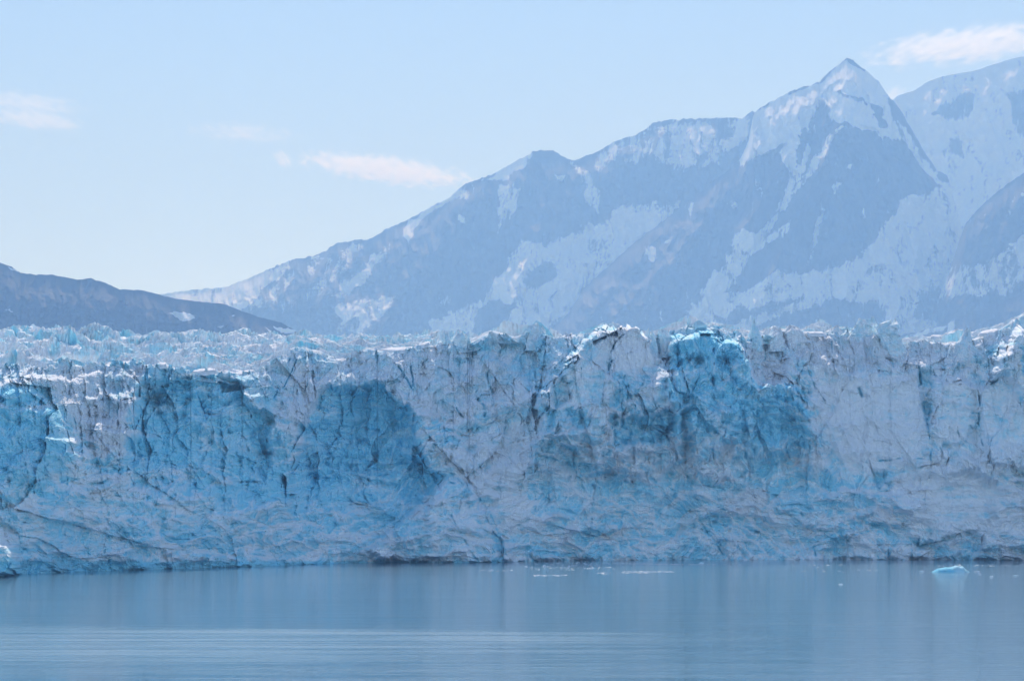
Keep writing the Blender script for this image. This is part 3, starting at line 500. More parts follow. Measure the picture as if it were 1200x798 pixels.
def build_face():
    N = Noise(101); N2 = Noise(202)
    px = np.concatenate([np.arange(-300, -12, 2.4), np.arange(-12, 1212, 0.8), np.arange(1212, 1500, 2.4)])
    nr = 350
    wl_ = line(WATERLINE, px) + 5
    cj, ce, _ = N.facets(px / 13.0, px * 0 + 0.4, 1.2); ck, _, _ = N.facets(px / 5.0 + 50, px * 0 + 0.4, 1.2)
    cr = line(CREST, px); cr = np.where(px > 550, 389 + (cr - 389) * 1.55, cr + 7 * N.fbm(px / 34 + 9, px * 0 + 8, 3) - 2 * cj) - 2.2 * cj - 1.5 * ck + 2.5 * N.fbm(px / 6, px * 0 + 2.2, 4)
    t = np.linspace(0, 1, nr)[:, None]
    PX = np.repeat(px[None], nr, 0).astype(f32); PY = (wl_[None] + (cr - wl_)[None] * t).astype(f32)
    M = 0.34                                                # metres per grid unit at the front
    U = PX * M; W = (660 - PY) * M                          # metres along and up the wall
    # the grid of outlines is bent a little so that nothing runs ruler straight
    X = PX + 3.5 * N.fbm(U / 14, W / 14, 5, 0.55) + 1.2 * N2.fbm(U / 2.2, W / 2.2, 3)
    Y = PY + 3.5 * N.fbm(U / 14 + 70, W / 14 + 20, 5, 0.55) + 1.2 * N2.fbm(U / 2.2 + 9, W / 2.2, 3)
    up = np.maximum(W, 0)
    _, _, c1 = N.facets(U / 7 + 60, W / 9, 1); _, _, c2 = N2.facets(U / 2.8 + 20, W / 3.6, 1)
    XS, YS = X, Y
    X = X + 9 * (c1 - 0.5) + 4 * (c2 - 0.5); Y = Y + 9 * ((c1 * 7.7) % 1 - 0.5) + 4 * ((c2 * 7.7) % 1 - 0.5)
    X2 = X + 3 * N2.fbm(U / 9 + 3, W / 9, 4, 0.6); Y2 = Y + 3 * N2.fbm(U / 9 + 33, W / 9, 4, 0.6)
    D = toe(px)[None] + (0.30 + 0.14 * sstep(880, 1000, X)) * up
    bx = np.arange(-400, 1600, 2.0); kb = np.exp(-(np.arange(-30, 31) / 11.0) ** 2); bs = np.convolve(np.pad(line(BREAK, bx), 30, mode='edge'), kb / kb.sum(), 'valid')
    brk = np.interp(X.ravel(), bx, bs).reshape(X.shape).astype(f32)
    D = D + (0.62 + 0.14 * sstep(380, 320, X)) * M * np.maximum(0, brk - Y + 6 * N.fbm(U / 20, W / 20, 4))
    high = sstep(-20, 30, brk - Y)                           # 1 on the weathered slopes above the break
    low = sstep(535, 600, Y)                                 # 1 on the layered lower wall
    blue = 0.46 + 0.26 * N.fbm(U / 30, W / 22 + 5, 5, 0.6) - 0.26 * high + 0.10 * sstep(700, 500, X) - 0.14 * sstep(950, 1050, X)
    grit = 0.02 + 0.14 * high
    fresh = 0.30 * sstep(0.1, 0.6, N.fbm(U / 9, W / 7 + 3, 5, 0.6))
    deep = np.zeros(PX.shape, f32)
    for poly, dep, soft, b, bw, g in SHAPES:
        yb = max(q[1] for q in poly); fd = sstep(yb + 4, yb - 70, Y) if dep > 9 else (sstep(yb + 2, yb - 75, Y) if (dep < -9 and yb > 520 and yb < 600) else 1.0)
        a = area(poly, X, Y, soft * 1.0 + 0.5) * fd
        D = D + 1.5 * dep * area(poly, X2, Y2, soft * 1.6 + 1) * fd; blue = blue + a * bw * (b - blue)
        if b >= 0.66: deep = np.maximum(deep, a)
        if g is not None: grit = grit + a * (g - grit)
    blue = blue + 0.16 * N2.fbm(U / 10, W / 7, 5, 0.6) + 0.16 * (c1 - 0.5) + 0.14 * (c2 - 0.5)
    for pts, w, h, c in RIDGES:
        d = stroke_d(pts, XS, YS, w * 4); a = np.exp(-(d / (1.3 * w)) ** 1.5).astype(f32)
        D = D - h * 0.9 * a * sstep(2, 22, PY - cr[None]); fresh = np.maximum(fresh, c * np.exp(-(d / (w * 0.8)) ** 2)); blue = blue - 0.25 * c * a
    slab = np.maximum.reduce([area(p, X, Y, 14) for p in ([(955, 440), (1090, 436), (1084, 540), (1010, 575), (965, 540)], [(640, 455), (700, 395), (756, 388), (770, 436), (700, 470), (640, 500)], [(1100, 440), (1240, 440), (1240, 520), (1095, 520)], [(1085, 560), (1180, 560), (1150, 625), (1080, 620)])])
    rough = 1 - 0.6 * slab
    mid = (1 - high) * (1 - low)
    # broken ice: blocks at several sizes, upright above, layered below
    wu = U + 2.5 * N2.fbm(U / 8, W / 8, 3); hi = 0; lo = 0
    for (sz, amp) in ((34, 5.5), (16, 3.4), (7, 1.7), (3.0, 0.8), (1.3, 0.3)):
        l1, e1, _ = N.facets(wu / (sz * 0.62), W / (sz * 1.5) + sz, 1.5, 0.35); hi = hi + amp * l1
        l2, e2, _ = N2.facets(wu / (sz * 1.7), (W + 0.1 * wu) / (sz * 0.6) + sz, 1.5, 0.3); lo = lo + 0.55 * amp * l2
    mixw = low * 0.8
    D = D + (hi * (1 - mixw) + lo * mixw) * rough
    ul = U + 0.22 * W + 2.5 * N.fbm(U / 12 + 44, W / 16, 4)
    k1, _, _ = N2.facets(ul / 24 + 7, W / 85 + 0.3, 1.0, 1.0); k2, _, _ = N.facets(ul / 9.5 + 17, W / 36, 1.2, 0.8)
    D = D + (3.4 * k1 + 1.5 * k2) * (1 - 0.85 * low) * (0.45 + 0.55 * rough)
    D = D + 0.15 * M * np.maximum(0, cr[None] + 16 - PY + 5 * N2.fbm(U / 9, W / 9, 3)) * sstep(470, 380, X)
    # bulges and swirls, their rims crumbled white, the white also painting in rim highlights
    q1 = N.fbm(U / 28, W / 20, 4); q2 = N2.fbm(U / 28 + 5, W / 20, 4); ux = U + 16 * q1; wz = W + 10 * q2
    rg0 = N2.fbm(ux / 36 + 8, wz / 24, 3, 0.5, ridged=True); D = D - 6.5 * rg0 * (1 - 0.5 * high) * rough
    rg = N.fbm(ux / 17 + 3, wz / 9, 6, 0.55, ridged=True); D = D - 4.6 * rg * (1 - 0.5 * high) * rough
    rg2 = N2.fbm((ux + 0.3 * wz) / 6.5, wz / 4.5, 5, 0.55, ridged=True); D = D - 2.3 * rg2 * rough
    rg3 = N.fbm((ux - 0.4 * wz) / 2.6 + 9, wz / 1.9, 4, 0.6, ridged=True); D = D - 0.42 * rg3 * rough
    patchy = sstep(-0.15, 0.35, N.fbm(U / 24 + 11, W / 20, 3))
    vein = np.abs(N2.perlin(ux / 13 + 2, wz / 7)); vein2 = np.abs(N.perlin((ux - 0.8 * wz) / 9 + 5, (wz + 0.4 * ux) / 9))
    fresh = fresh + (1 - high) * (0.8 * sstep(0.10, 0.01, vein) * (0.3 + 0.7 * patchy) + 0.55 * sstep(0.09, 0.0, vein2) * (1 - 0.7 * patchy) + 0.5 * sstep(*np.quantile(rg3[::7, ::7], [0.7, 0.97]), rg3))
    fresh = fresh + (1 - high) * (1.0 * sstep(*np.quantile(rg[::7, ::7], [0.70, 0.93]), rg) * (0.45 + 0.55 * patchy) + 0.6 * sstep(*np.quantile(rg2[::7, ::7], [0.72, 0.95]), rg2) * (0.3 + 0.7 * patchy))
    blue = blue - (1 - high) * (0.20 * rg + 0.10 * rg2)
    ts = (W + 6 * N.fbm(U / 26, W / 26 + 9, 4)) / 8.5; fr = ts - np.floor(ts)
    D = D + 5.0 * (sstep(0.62, 1.0, fr) - fr) * high * (0.4 + 0.6 * sstep(420, 340, X)); fresh = fresh + 0.5 * high * sstep(0.75, 0.98, fr) * patchy
    # slumped ledges: curved steps whose tops catch the sky; lit tops painted whiter, undersides bluer, over crumbled edges
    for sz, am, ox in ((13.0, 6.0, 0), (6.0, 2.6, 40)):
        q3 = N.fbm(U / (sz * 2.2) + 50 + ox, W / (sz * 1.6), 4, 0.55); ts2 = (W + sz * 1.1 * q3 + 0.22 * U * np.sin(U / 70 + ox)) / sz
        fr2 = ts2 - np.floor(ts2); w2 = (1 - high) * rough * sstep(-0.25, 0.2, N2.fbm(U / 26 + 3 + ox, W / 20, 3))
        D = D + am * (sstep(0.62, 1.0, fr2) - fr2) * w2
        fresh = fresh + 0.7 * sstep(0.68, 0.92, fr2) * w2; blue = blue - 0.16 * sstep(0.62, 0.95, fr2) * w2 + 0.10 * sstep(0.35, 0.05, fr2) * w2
    # flutes down the weathered slopes and the steep blue walls
    fl = N2.fbm((U + 0.45 * W) / 3.4, W / 22, 4, 0.5, ridged=True); D = D - 1.3 * fl * high
    fl2 = N.fbm(U / 4.5 + 30, W / 24, 4, 0.5, ridged=True); D = D - 1.1 * fl2 * mid * rough
    grit = grit + 0.22 * high * sstep(0.1, -0.4, fl) * patchy
    D = D + 0.45 * N.fbm(U / 1.6, W / 1.3, 4, 0.65)
    for pts, w, g in BANDS:
        d = stroke_d(pts, XS, YS, w * 4); ab = np.exp(-(d / w) ** 2).astype(f32); grit = grit + g * ab; fresh = fresh * (1 - 0.6 * ab); D = D + 0.8 * ab
    # layering of the lower wall
    lay = N.fbm(U / 60, (W + 0.06 * U) / 1.7, 4, 0.55); D = D - 0.7 * lay * low
    blue = blue + 0.22 * lay * (0.3 + 0.7 * low)
    lay2 = N2.fbm(U / 45 + 4, (W - 0.03 * U) / 3.1, 3, 0.5); blue = blue + 0.18 * sstep(0.15, 0.45, lay2) * low
    for pts, w, h in CRACKS:
        d = stroke_d(pts, XS, PY * 0.3 + YS * 0.7, w * 4); a = np.exp(-(d / (0.8 * w)) ** 2).astype(f32) * sstep(-0.35, 0.15, N2.fbm(U / 5, W / 5 + 2, 3))
        D = D + 0.7 * h * a; blue = blue + 0.4 * a
    for x0, x1, h in NOTCH:
        a = sstep(x0 - 10, x0 + 8, X) * sstep(x1 + 10, x1 - 8, X) * sstep(3.2, 0.8, W + 0.9 * N.fbm(U / 6, W * 0, 3))
        D = D + h * a; grit = grit + 0.38 * a
    fresh = fresh * (1 - 0.5 * deep); blue = blue + 0.04 * deep
    wet = sstep(1.6, 0.3, W + 0.8 * N.fbm(U / 5, W * 0 + 5, 3)); D = D + 1.2 * wet; blue = blue + 0.35 * wet; fresh = fresh * (1 - wet)
    D = D + 1.0 * sstep(cr + 14, cr, PY) * N.fbm(U / 2, W / 2, 3)
    xw, zw = pix_dir(PX, PY)
    D0 = toe(px)[None] + 0.30 * up
    Dp = D0 + 0.7 * (D - D0)
    V = np.stack([xw * Dp, D, CAM_Z + zw * Dp], -1)
    A = np.stack([np.clip(blue, 0, 1), np.clip(grit, 0, 1), np.clip(fresh, 0, 1), np.ones_like(blue)], -1)
    grid_mesh('cliff_face', V, ICE, A, glacier)
    return px, V[-1]

def build_field(px, top):
    """the crevassed surface behind the cliff: blocks and towers of ice rising slowly inland"""
    N = Noise(303); N2 = Noise(404)
    sel = np.arange(0, len(px), 2); px = px[sel]; top = top[sel]
    kk = np.exp(-(np.arange(-24, 25) / 11.0) ** 2); kk /= kk.sum()
    top = top.copy(); top[:, 1] = np.convolve(np.pad(top[:, 1], 24, mode='edge'), kk, 'valid')
    top[:, 2] = np.convolve(np.pad(top[:, 2], 24, mode='edge'), kk, 'valid')
    off = np.concatenate([np.arange(-1.4, 60, 0.7), 60 + np.cumsum(np.linspace(0.7, 3.0, 320)), [720, 800, 900, 1100, 1400, 2000, 3000]])
    off = np.sort(off)
    skyline = line([(-300, 392), (0, 391), (60, 389), (100, 388), (124, 385), (138, 392), (160, 392), (200, 391), (300, 394), (350, 394), (400, 398), (470, 396), (545, 396), (540, 402), (580, 409), (640, 415), (700, 416), (900, 416), (1000, 416), (1120, 414), (1200, 410), (1500, 408)], px)
    ysk = 1560.0
    _, zs = pix_dir(px, skyline); zsk = CAM_Z + zs * ysk - 5.0
    o = off[:, None]; y = top[None, :, 1] + o
    x = top[None, :, 0] * (y / top[None, :, 1])
    tt = np.clip((y - top[None, :, 1]) / (ysk - top[None, :, 1]), 0, 1)
    z = top[None, :, 2] - 1.0 + (zsk - top[None, :, 2] + 1.0) * (0.35 * tt + 0.65 * sstep(0.05, 1, tt))
    # dip behind the left front, where mist lies
    z = z - 9.0 * sstep(260, 150, px)[None] * np.exp(-((tt - 0.35) / 0.16) ** 2)
    z = z + np.maximum(0, y - ysk) * 0.03
    xw = x + 6 * N.fbm(x / 30, y / 30, 3); yw = y + 6 * N.fbm(x / 30 + 9, y / 30, 3)
    near = sstep(0, 34, o)
    l1, e1, r1 = N.facets(xw / 21, yw / 15, 1.1, 0.6); l2, e2, r2 = N2.facets(xw / 8, yw / 7, 1.1, 0.4)
    t1 = N2.fbm(xw / 130, yw / 40, 3, 0.5, ridged=True); t2 = N.fbm(xw / 36 + 4, yw / 20, 4, 0.5, ridged=True); t3 = N2.fbm(xw / 8 + 9, yw / 7, 5, 0.6, ridged=True)
    h = 12.0 * t1 + 6.5 * t2 + 1.1 * t3 + 2.6 * l1 + 0.6 * l2 - 3 * sstep(0.10, 0.02, e1) - 9
    z = z + h * (0.12 + 0.88 * near) - 3.0 * (1 - sstep(0, 8, o))
    z[-7:, :] = z[-8:-7, :] - np.array([1, 2, 4, 8, 14, 30, 60])[:, None]
    blue = 0.12 + 0.25 * N.fbm(x / 25, y / 25, 4) + 0.2 * sstep(0.2, 0.05, e1) + 0.2 * (r2 > 0.88)
    y = y + 1.2 * N.fbm(x / 9, z / 26, 4, 0.6, ridged=True)
    grit = 0.26 + 0.36 * N2.fbm(x / 14, z / 9, 5, 0.6) + 0.15 * t3
    gz = np.abs(np.gradient(z, axis=0) / np.maximum(np.gradient(y, axis=0), 0.3)); flat = sstep(0.5, 0.1, gz)
    fresh = np.clip(0.9 * flat * sstep(-0.1, 0.3, N.fbm(x / 16, y / 10, 3)), 0, 1); grit = 1.25 * grit * (1 - 0.8 * fresh)
    A = np.stack([np.clip(blue, 0, 1), np.clip(grit, 0, 0.8), np.clip(fresh, 0, 1), np.ones_like(blue)], -1)
    grid_mesh('crevasse_field', np.stack([x, y, z], -1), ICE, A, glacier)

FPXS, FTOP = build_face()
build_field(FPXS, FTOP)


# ------------------------------------------------------------------ towers and snow on the glacier
def at(px, py, y):
    x, z = pix_dir(px, py); return np.array([x * y, y, CAM_Z + z * y])
def crest_y(px): return float(np.interp(px, FPXS, FTOP[:, 1]))

def serac(outline, y, depth, blue, grit, seed):
    """a tower of ice: outline given as (height fraction -> left, right) in grid units, made as stacked uneven rings"""
    N = Noise(seed); rng = np.random.RandomState(seed)
    outline = [(outline[0][0] - 1.5,) + tuple(outline[0][1:])] + list(outline[1:])
    m = y / FPX; top, base = outline[0][0], outline[-1][0]
    nl = max(12, int((base - top) * m / 0.35)); ns = 48
    ys = np.linspace(top, base + 10, nl); L = np.interp(ys, [o[0] for o in outline], [o[1] for o in outline]); Rr = np.interp(ys, [o[0] for o in outline], [o[2] for o in outline])
    th = np.linspace(0, 2 * np.pi, ns, endpoint=False)
    k = rng.randint(4, 7); ph = rng.rand() * 6.28
    V = []; A = []
    for i, py in enumerate(ys):
        c = at((L[i] + Rr[i]) / 2, py, y); hw = (Rr[i] - L[i]) / 2 * m; hd = max(hw * 0.8, min(depth, hw * 1.6))
        ex = np.cos(th); ey = np.sin(th); q = 1 / np.maximum(np.abs(ex), np.abs(ey)) ** 0.55     # between round and square
        l, e, _ = N.facets(th / 6.283 * 7 + seed, np.full(ns, i * 0.16), 1.2, 0.5)
        r = 1 + 0.18 * l + 0.22 * N.fbm(th * 1.3 + seed, np.full(ns, i * 0.22), 5, 0.6) + 0.07 * N.fbm(th * 6 + seed, np.full(ns, i * 0.6), 3)
        V.append(np.stack([c[0] + ex * q * hw * r, c[1] + ey * q * hd * r, c[2] + (0.3 + 1.1 * max(0, 1 - i / 4)) * N.facets(th * 1.1 + seed, np.full(ns, 0.3), 1.2)[0]], -1))
        b = blue + 0.3 * N.fbm(th * 2, np.full(ns, i * 0.2), 3)
        A.append(np.stack([np.clip(b, 0, 1), np.full(ns, grit) + 0.3 * (i < 2), np.full(ns, 0.5), np.ones(ns)], -1))
    V = np.concatenate(V); A = np.concatenate(A); F = []
    for i in range(nl - 1):
        for j in range(ns):
            a, b = i * ns + j, i * ns + (j + 1) % ns
            F.append((a, a + ns, b + ns, b))
    F.append(tuple(range(ns))); F.append(tuple(range((nl - 1) * ns + ns - 1, (nl - 1) * ns - 1, -1)))
    return tri_mesh('serac', V, F, ICE, glacier, False, A.astype(f32))

HEROES = [  # rows of (height, left, right) on the photograph grid; metres behind the crest; depth; blue; grit
    ([(378, 882.8, 883.6), (384, 880.5, 887), (392, 878, 891), (402, 876, 893)], 3, 5, 0.40, 0.08),
    ([(377, 1007, 1022), (381, 1003, 1025), (390, 997, 1026), (402, 994, 1028)], 2, 8, 0.30, 0.22),
    ([(378, 1042, 1050), (380, 1030, 1051.5), (392, 1029, 1052), (404, 1034, 1058), (412, 1038, 1062)], 0, 7, 0.28, 0.14),
    ([(389, 1133, 1136.5), (393, 1128, 1137), (402, 1122, 1139), (416, 1118, 1144)], 2, 6, 0.25, 0.14),
    ([(379, 1189, 1200), (384, 1184, 1206), (394, 1178, 1212), (404, 1174, 1218)], -2, 8, 0.42, 0.04),
    ([(386, 619, 636), (389, 616.5, 638), (402, 615, 640)], 3, 7, 0.28, 0.14), 
    ([(391, 757, 764), (396, 755, 768), (410, 756, 771)], 1, 4, 0.30, 0.10), ([(390, 771, 782), (396, 770, 787), (410, 772, 789)], 1, 5, 0.28, 0.10),
    ([(383, 805, 820), (386, 801, 829), (396, 799, 832)], 1, 7, 0.55, 0.08), ([(387, 906, 914), (391, 902, 917), (402, 900, 920)], 2, 6, 0.16, 0.24),
    ([(386, 925, 936), (390, 920, 942), (402, 918, 946)], 2, 6, 0.12, 0.28), ([(385, 977, 988), (389, 974, 992), (400, 972, 994)], 2, 6, 0.12, 0.28),
    ([(393, 518, 524), (397, 513, 528), (408, 510, 532)], 10, 5, 0.34, 0.14), ([(394, 535, 546), (398, 531, 550), (408, 528, 553)], 8, 5, 0.28, 0.14)]
for i, (outl, dy, dep, b, g) in enumerate(HEROES):
    serac(outl, crest_y((outl[0][1] + outl[0][2]) / 2) + dy, dep, b, g, 500 + i)

def snow_patch(x0, x1, py, thick, y, tilt, seed, skew=0.0):
    """a bank of old snow lying on a step of the ice, tilted towards the sea"""
    rng = np.random.RandomState(seed); N = Noise(seed); m = y / FPX
    c = at((x0 + x1) / 2, py, y); hx = (x1 - x0) / 2 * m; hy = thick * m / math.sin(R(tilt)) / 2 + 0.5
    nr, ns = 7, 40; th = np.linspace(0, 2 * np.pi, ns, endpoint=False)
    V = [[0, 0, 0.4]]; F = []
    rad = 1 + 0.55 * N.fbm(np.cos(th) * 2.2 + 5, np.sin(th) * 2.2, 5)
    for k in range(1, nr + 1):
        f = k / nr; zz = 0.4 * (1 - f ** 2.2) - (1.2 if k == nr else 0)
        for j in range(ns):
            r = f * rad[j]; V.append([math.cos(th[j]) * hx * r, math.sin(th[j]) * hy * r, zz + 0.25 * float(N.fbm(np.array([math.cos(th[j]) * r * 3]), np.array([math.sin(th[j]) * r * 3]), 3)[0]) * (k < nr)])
    for j in range(ns): F.append((0, 1 + j, 1 + (j + 1) % ns))
    for k in range(nr - 1):
        for j in range(ns):
            a, b = 1 + k * ns + j, 1 + k * ns + (j + 1) % ns; F.append((a, a + ns, b + ns, b))
    V = np.array(V); t = R(tilt); yy = V[:, 1] * math.cos(t) - V[:, 2] * math.sin(t); zz = V[:, 1] * math.sin(t) + V[:, 2] * math.cos(t)
    V = np.stack([V[:, 0] + c[0], yy + c[1], zz + c[2] + skew * V[:, 0]], -1)
    return tri_mesh('snow_patch', V, F, SNOWM, glacier, True)
for i, (x0, x1, py, th, sk) in enumerate([(106, 136, 430, 5, 0.03), (146, 168, 427, 3, 0.02), (180, 196, 427, 4, 0.05), (224, 254, 434, 5, 0.06),
        (422, 440, 412.5, 3, 0.0), (446, 492, 409, 5, 0.03), (490, 504, 403, 4, 0.3), (936, 968, 390, 3, 0), (1090, 1104, 394, 3, 0), (1147, 1172, 388.5, 5, 0.2)]):
    hy = th * crest_y((x0 + x1) / 2) / FPX / math.sin(R(14)) / 2
    snow_patch(x0, x1, py, th, crest_y((x0 + x1) / 2) + 0.75 * hy, 14, 700 + i, sk)

# ------------------------------------------------------------------ floating ice
def ice_lump(profile, y_m, x_m, width, depth, seed, flat=1.0):
    """floating ice: a height profile along its length, rounded front to back, with broken faces"""
    N = Noise(seed); nu, nv = 46, 22
    u = np.linspace(0, 1, nu); P = np.array(profile, float); hgt = np.interp(u, P[:, 0], P[:, 1])
    V = np.zeros((nv, nu, 3)); v = np.linspace(-1, 1, nv)
    for i in range(nv):
        w = np.sqrt(np.clip(1 - np.abs(2 * u - 1) ** 3, 0.02, 1))
        l, e, _ = N.facets(u * 6 + seed, np.full(nu, v[i] * 1.7), 1.3, 0.5)
        V[i, :, 0] = x_m + (u - 0.5) * width; V[i, :, 1] = y_m + v[i] * depth / 2 * w
        V[i, :, 2] = (hgt + 0.5) * np.clip(1 - abs(v[i]) ** 2.6, 0, 1) * flat - 0.5 + 0.10 * hgt.max() * l * (1 - abs(v[i]))
    A = np.ones((nv, nu, 4), f32)
    return V, A
def iceberg():
    y = FPX * CAM_Z / (669.5 - HORIZON); c = at(1113.5, 669.5, y); m = y / FPX
    V, A = ice_lump([(0, 0.0), (0.06, 0.2), (0.2, 1.2), (0.38, 1.5), (0.5, 1.4), (0.56, 1.7), (0.66, 2.3), (0.74, 1.9), (0.82, 2.0), (0.90, 0.9), (1, 0.1)], y, c[0], 45 * m, 9, 31)
    u = np.linspace(0, 1, V.shape[1]); A[..., 0] = (1.0 - 0.35 * sstep(0.45, 0.7, u))[None]; A[..., 1] = 0.16 + 0.5 * sstep(0.8, 0.95, u)[None]; A[..., 2] = 0.3 * sstep(0.5, 0.65, u)[None]
    o = grid_mesh('iceberg', V.astype(f32), ICE, A, smooth=False); o.name = 'iceberg'
    tag(o, 'small turquoise iceberg with a white humped end floating below the cliff', 'iceberg')
iceberg()
GROWLERS = [(1080, 669, 7, 0.35, 0.6, 'flat dark ice fragment floating left of the turquoise iceberg'), (1145, 669, 8, 0.3, 0.5, 'thin flat ice fragment floating just right of the turquoise iceberg'),
    (1148, 672, 4, 0.3, 0.6, 'tiny dark ice fragment floating below and right of the turquoise iceberg'), (1162, 675, 5, 0.25, 0.3, 'pale ice fragment alone on the water at the far right, nearer than the iceberg'),
    (1190, 674, 7, 0.3, 0.5, 'rightmost ice fragment floating at the edge of the photograph'), (638, 663, 4, 0.5, 0.7, 'leftmost of three dark ice fragments floating close under the middle of the cliff'),
    (667, 663.5, 3, 0.4, 0.7, 'smallest, middle one of three dark ice fragments under the middle of the cliff'), (692, 663, 5, 0.5, 0.7, 'rightmost of three dark ice fragments floating close under the middle of the cliff'),
    (958, 664.5, 4, 0.4, 0.6, 'single dark ice fragment floating under the pale right half of the cliff'), (822, 660, 6, 0.7, 0.0, 'white ice lump in the bright strip of brash ice'), (985, 684, 6, 0.2, 0.0, 'lone pale ice fragment floating in open water, right of the middle')]
for i, (px, py, w, h, g, lab) in enumerate(GROWLERS):
    y = FPX * CAM_Z / (py - HORIZON); m = y / FPX; c = at(px, py, y)
    V, A = ice_lump([(0, 0), (0.2, 0.7 * h), (0.5, h), (0.7, 0.6 * h), (0.85, 0.9 * h), (1, 0)], y, c[0], w * m, 1.6, 60 + i); A[..., 0] = 0.2; A[..., 1] = g; A[..., 2] = 0.2
    o = grid_mesh('ice_fragment', V.astype(f32), ICE, A); tag(o, lab, 'ice fragment', 'ice fragments floating in front of the cliff')

def brash_ice():
    """strips of crushed ice and bubbles drifting on the water, too many pieces to count"""
    rng = np.random.RandomState(9); V = []; F = []
    strips = [(640, 705, 660, 70, 2.8), (705, 770, 660.0, 60, 0.7), (760, 800, 660.6, 40, 0.5), (786, 840, 660.8, 60, 0.8), (610, 720, 664, 110, 3.5), (700, 760, 670.4, 50, 1.2), (735, 790, 669.3, 60, 0.7), (625, 665, 673.5, 40, 1.0), (560, 600, 668, 18, 1.0), (845, 990, 661, 40, 1.0), (880, 1040, 668, 25, 2.0), (1100, 1200, 662, 40, 2)]
    for x0, x1, py, n, sp in strips:
        for _ in range(n):
            px = rng.uniform(x0, x1); p = py + rng.normal() * sp * 0.5; y = FPX * CAM_Z / (p - HORIZON); c = at(px, p, y); s = 0.12 + 0.5 * rng.rand() ** 2; h = rng.uniform(0.03, 0.10); k = len(V); a0 = rng.rand() * 6
            for j in range(5):
                a = a0 + j * 1.2566; q = rng.uniform(0.6, 1.2) * s; V.append((c[0] + math.cos(a) * q * 1.5, y + math.sin(a) * q * 1.5, -0.05))
            for j in range(5):
                a = a0 + j * 1.2566; q = rng.uniform(0.4, 0.8) * s; V.append((c[0] + math.cos(a) * q * 1.4, y + math.sin(a) * q * 1.4, h * rng.uniform(0.7, 1.2)))
            F.append(tuple(k + 5 + j for j in range(5)))
            for j in range(5): F.append((k + j, k + (j + 1) % 5, k + 5 + (j + 1) % 5, k + 5 + j))
    o = tri_mesh('brash_ice', V, F, SNOWM); tag(o, 'strips of crushed white ice drifting under the cliff', kind='stuff')
brash_ice()

# ------------------------------------------------------------------ mist, haze, clouds
def volume_body(name, centre, half, tilt, density, noise_scale, cover, g, seed, color=(0.93, 0.97, 1, 1)):
    """an ellipsoid of thin vapour, frayed by noise"""
    m = bpy.data.materials.new(name + '_vapour'); m.use_nodes = True; nt = m.node_tree; nt.nodes.clear()
    out = node(nt, 'ShaderNodeOutputMaterial'); v = node(nt, 'ShaderNodeVolumePrincipled')
    tc = node(nt, 'ShaderNodeTexCoord'); ln = node(nt, 'ShaderNodeVectorMath', operation='LENGTH'); nt.links.new(tc.outputs['Object'], ln.inputs[0])
    mp = node(nt, 'ShaderNodeMapping'); mp.inputs['Scale'].default_value = noise_scale; mp.inputs['Location'].default_value = (seed * 3.7, seed * 1.3, 0); nt.links.new(tc.outputs['Object'], mp.inputs['Vector'])
    n = noise_tex(nt, mp.outputs[0], 1.0, 8, 0.68)
    r2 = mathn(nt, 'MULTIPLY', ln.outputs['Value'], ln.outputs['Value'])
    body = mathn(nt, 'SUBTRACT', mathn(nt, 'MULTIPLY_ADD', r2, -cover, cover), mathn(nt, 'MULTIPLY_ADD', n, -4.5, 2.25 + cover * 0.40))
    d = mathn(nt, 'MULTIPLY', maprange(nt, body, 0.0, 1.1), density)
    nt.links.new(d, v.inputs['Density']); v.inputs['Color'].default_value = color; v.inputs['Anisotropy'].default_value = g; nt.links.new(v.outputs[0], out.inputs['Volume'])
    import bmesh
    bm = bmesh.new(); bmesh.ops.create_icosphere(bm, subdivisions=3, radius=1.0); me = bpy.data.meshes.new(name); bm.to_mesh(me); bm.free(); me.materials.append(m)
    o = bpy.data.objects.new(name, me); COL.objects.link(o); o.location = centre; o.scale = half; o.rotation_euler = (0, -tilt, 0)
    return o
o = volume_body('mist', tuple(at(70, 421, 1250)), (52, 60, 3.6), 0.0, 0.008, (2.2, 2.2, 1.0), 1.6, 0.0, 3); tag(o, 'thin bank of mist between the ridges of ice at the left', kind='stuff')

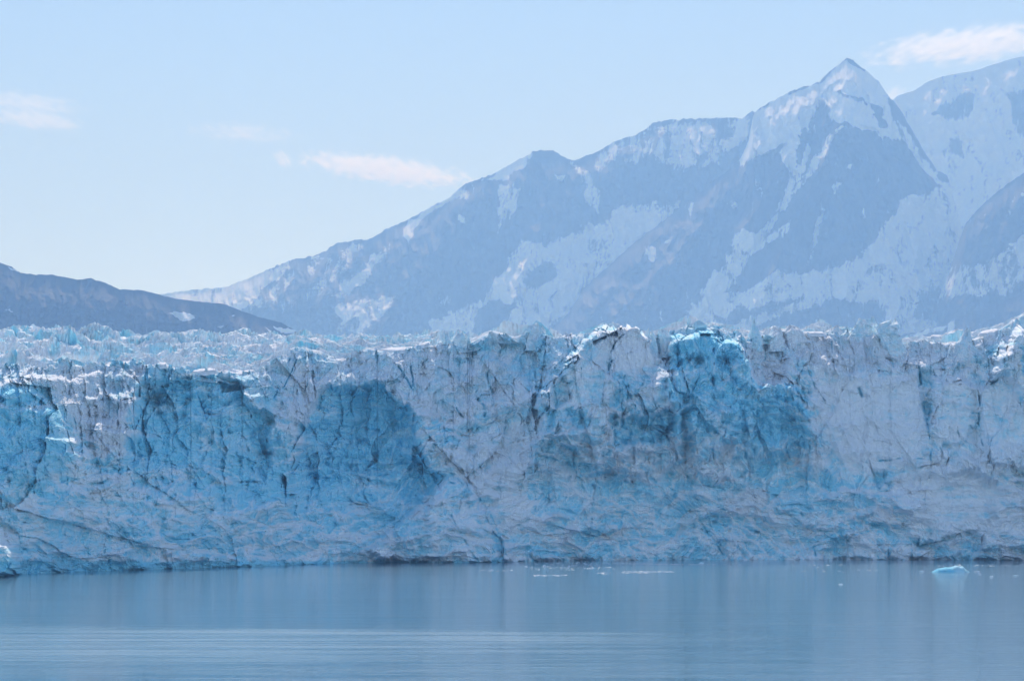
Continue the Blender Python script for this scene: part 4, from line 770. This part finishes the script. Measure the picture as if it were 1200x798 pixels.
def build_haze():
    m = bpy.data.materials.new('haze_air'); m.use_nodes = True; nt = m.node_tree; nt.nodes.clear()
    out = node(nt, 'ShaderNodeOutputMaterial'); v = node(nt, 'ShaderNodeVolumePrincipled')
    v.inputs['Color'].default_value = HAZE_COLOR; v.inputs['Anisotropy'].default_value = HAZE_G
    v.inputs['Absorption Color'].default_value = (1, 1, 1, 1); v.inputs['Density'].default_value = HAZE_DENSITY
    nt.links.new(v.outputs[0], out.inputs['Volume'])
    x, y0, y1, z0, z1 = 27000, -20000, 22500, -60.0, 2850.0
    V = [(-x, y0, z0), (x, y0, z0), (x, y1, z0), (-x, y1, z0), (-x, y0, z1), (x, y0, z1), (x, y1, z1), (-x, y1, z1)]
    F = [(0, 3, 2, 1), (4, 5, 6, 7), (0, 1, 5, 4), (1, 2, 6, 5), (2, 3, 7, 6), (3, 0, 4, 7)]
    o = tri_mesh('haze', V, F, m); tag(o, 'pale blue haze over the sea and mountains', kind='stuff')
build_haze()

CY = 29000.0; CM = CY / FPX
for i, (px, py, hx, hz, tl, den, ns, cov, lab) in enumerate([
    (452, 199, 138, 20, -0.13, 0.0016, (12.0, 2.0, 3.6), 1.5, 'long bright cumulus streak touching the ridge in the middle of the sky'),
    (36, 121, 85, 12, -0.10, 0.0006, (8.0, 2.0, 4.0), 1.2, 'upper of two wispy clouds at the left edge of the sky'),
    (40, 141, 78, 12, -0.10, 0.0008, (9.0, 2.0, 3.5), 1.3, 'lower of two wispy clouds at the left edge of the sky'),
    (284, 156, 90, 9, -0.06, 0.0005, (8.0, 2.0, 3.0), 1.2, 'faint thin cloud streak above the bright cumulus'),
    (332, 187, 14, 9, -0.2, 0.0008, (3.0, 1.0, 2.0), 1.3, 'tiny puff of cloud just left of the bright cumulus'),
    (1135, 53, 160, 26, 0.11, 0.0013, (9.0, 2.0, 4.0), 1.4, 'wide feathered cloud above the right hand summit'),
    (1048, 111, 18, 6, 0.0, 0.0009, (3.0, 1.0, 1.2), 1.5, 'small cloud peeping from the notch right of the pointed peak')]):
    o = volume_body('cloud', tuple(at(px, py, CY)), (hx * CM, 900.0, hz * CM), tl, den * 1.8, ns, cov, 0.35, i + 1)
    tag(o, lab, 'cloud', 'clouds over the mountains')
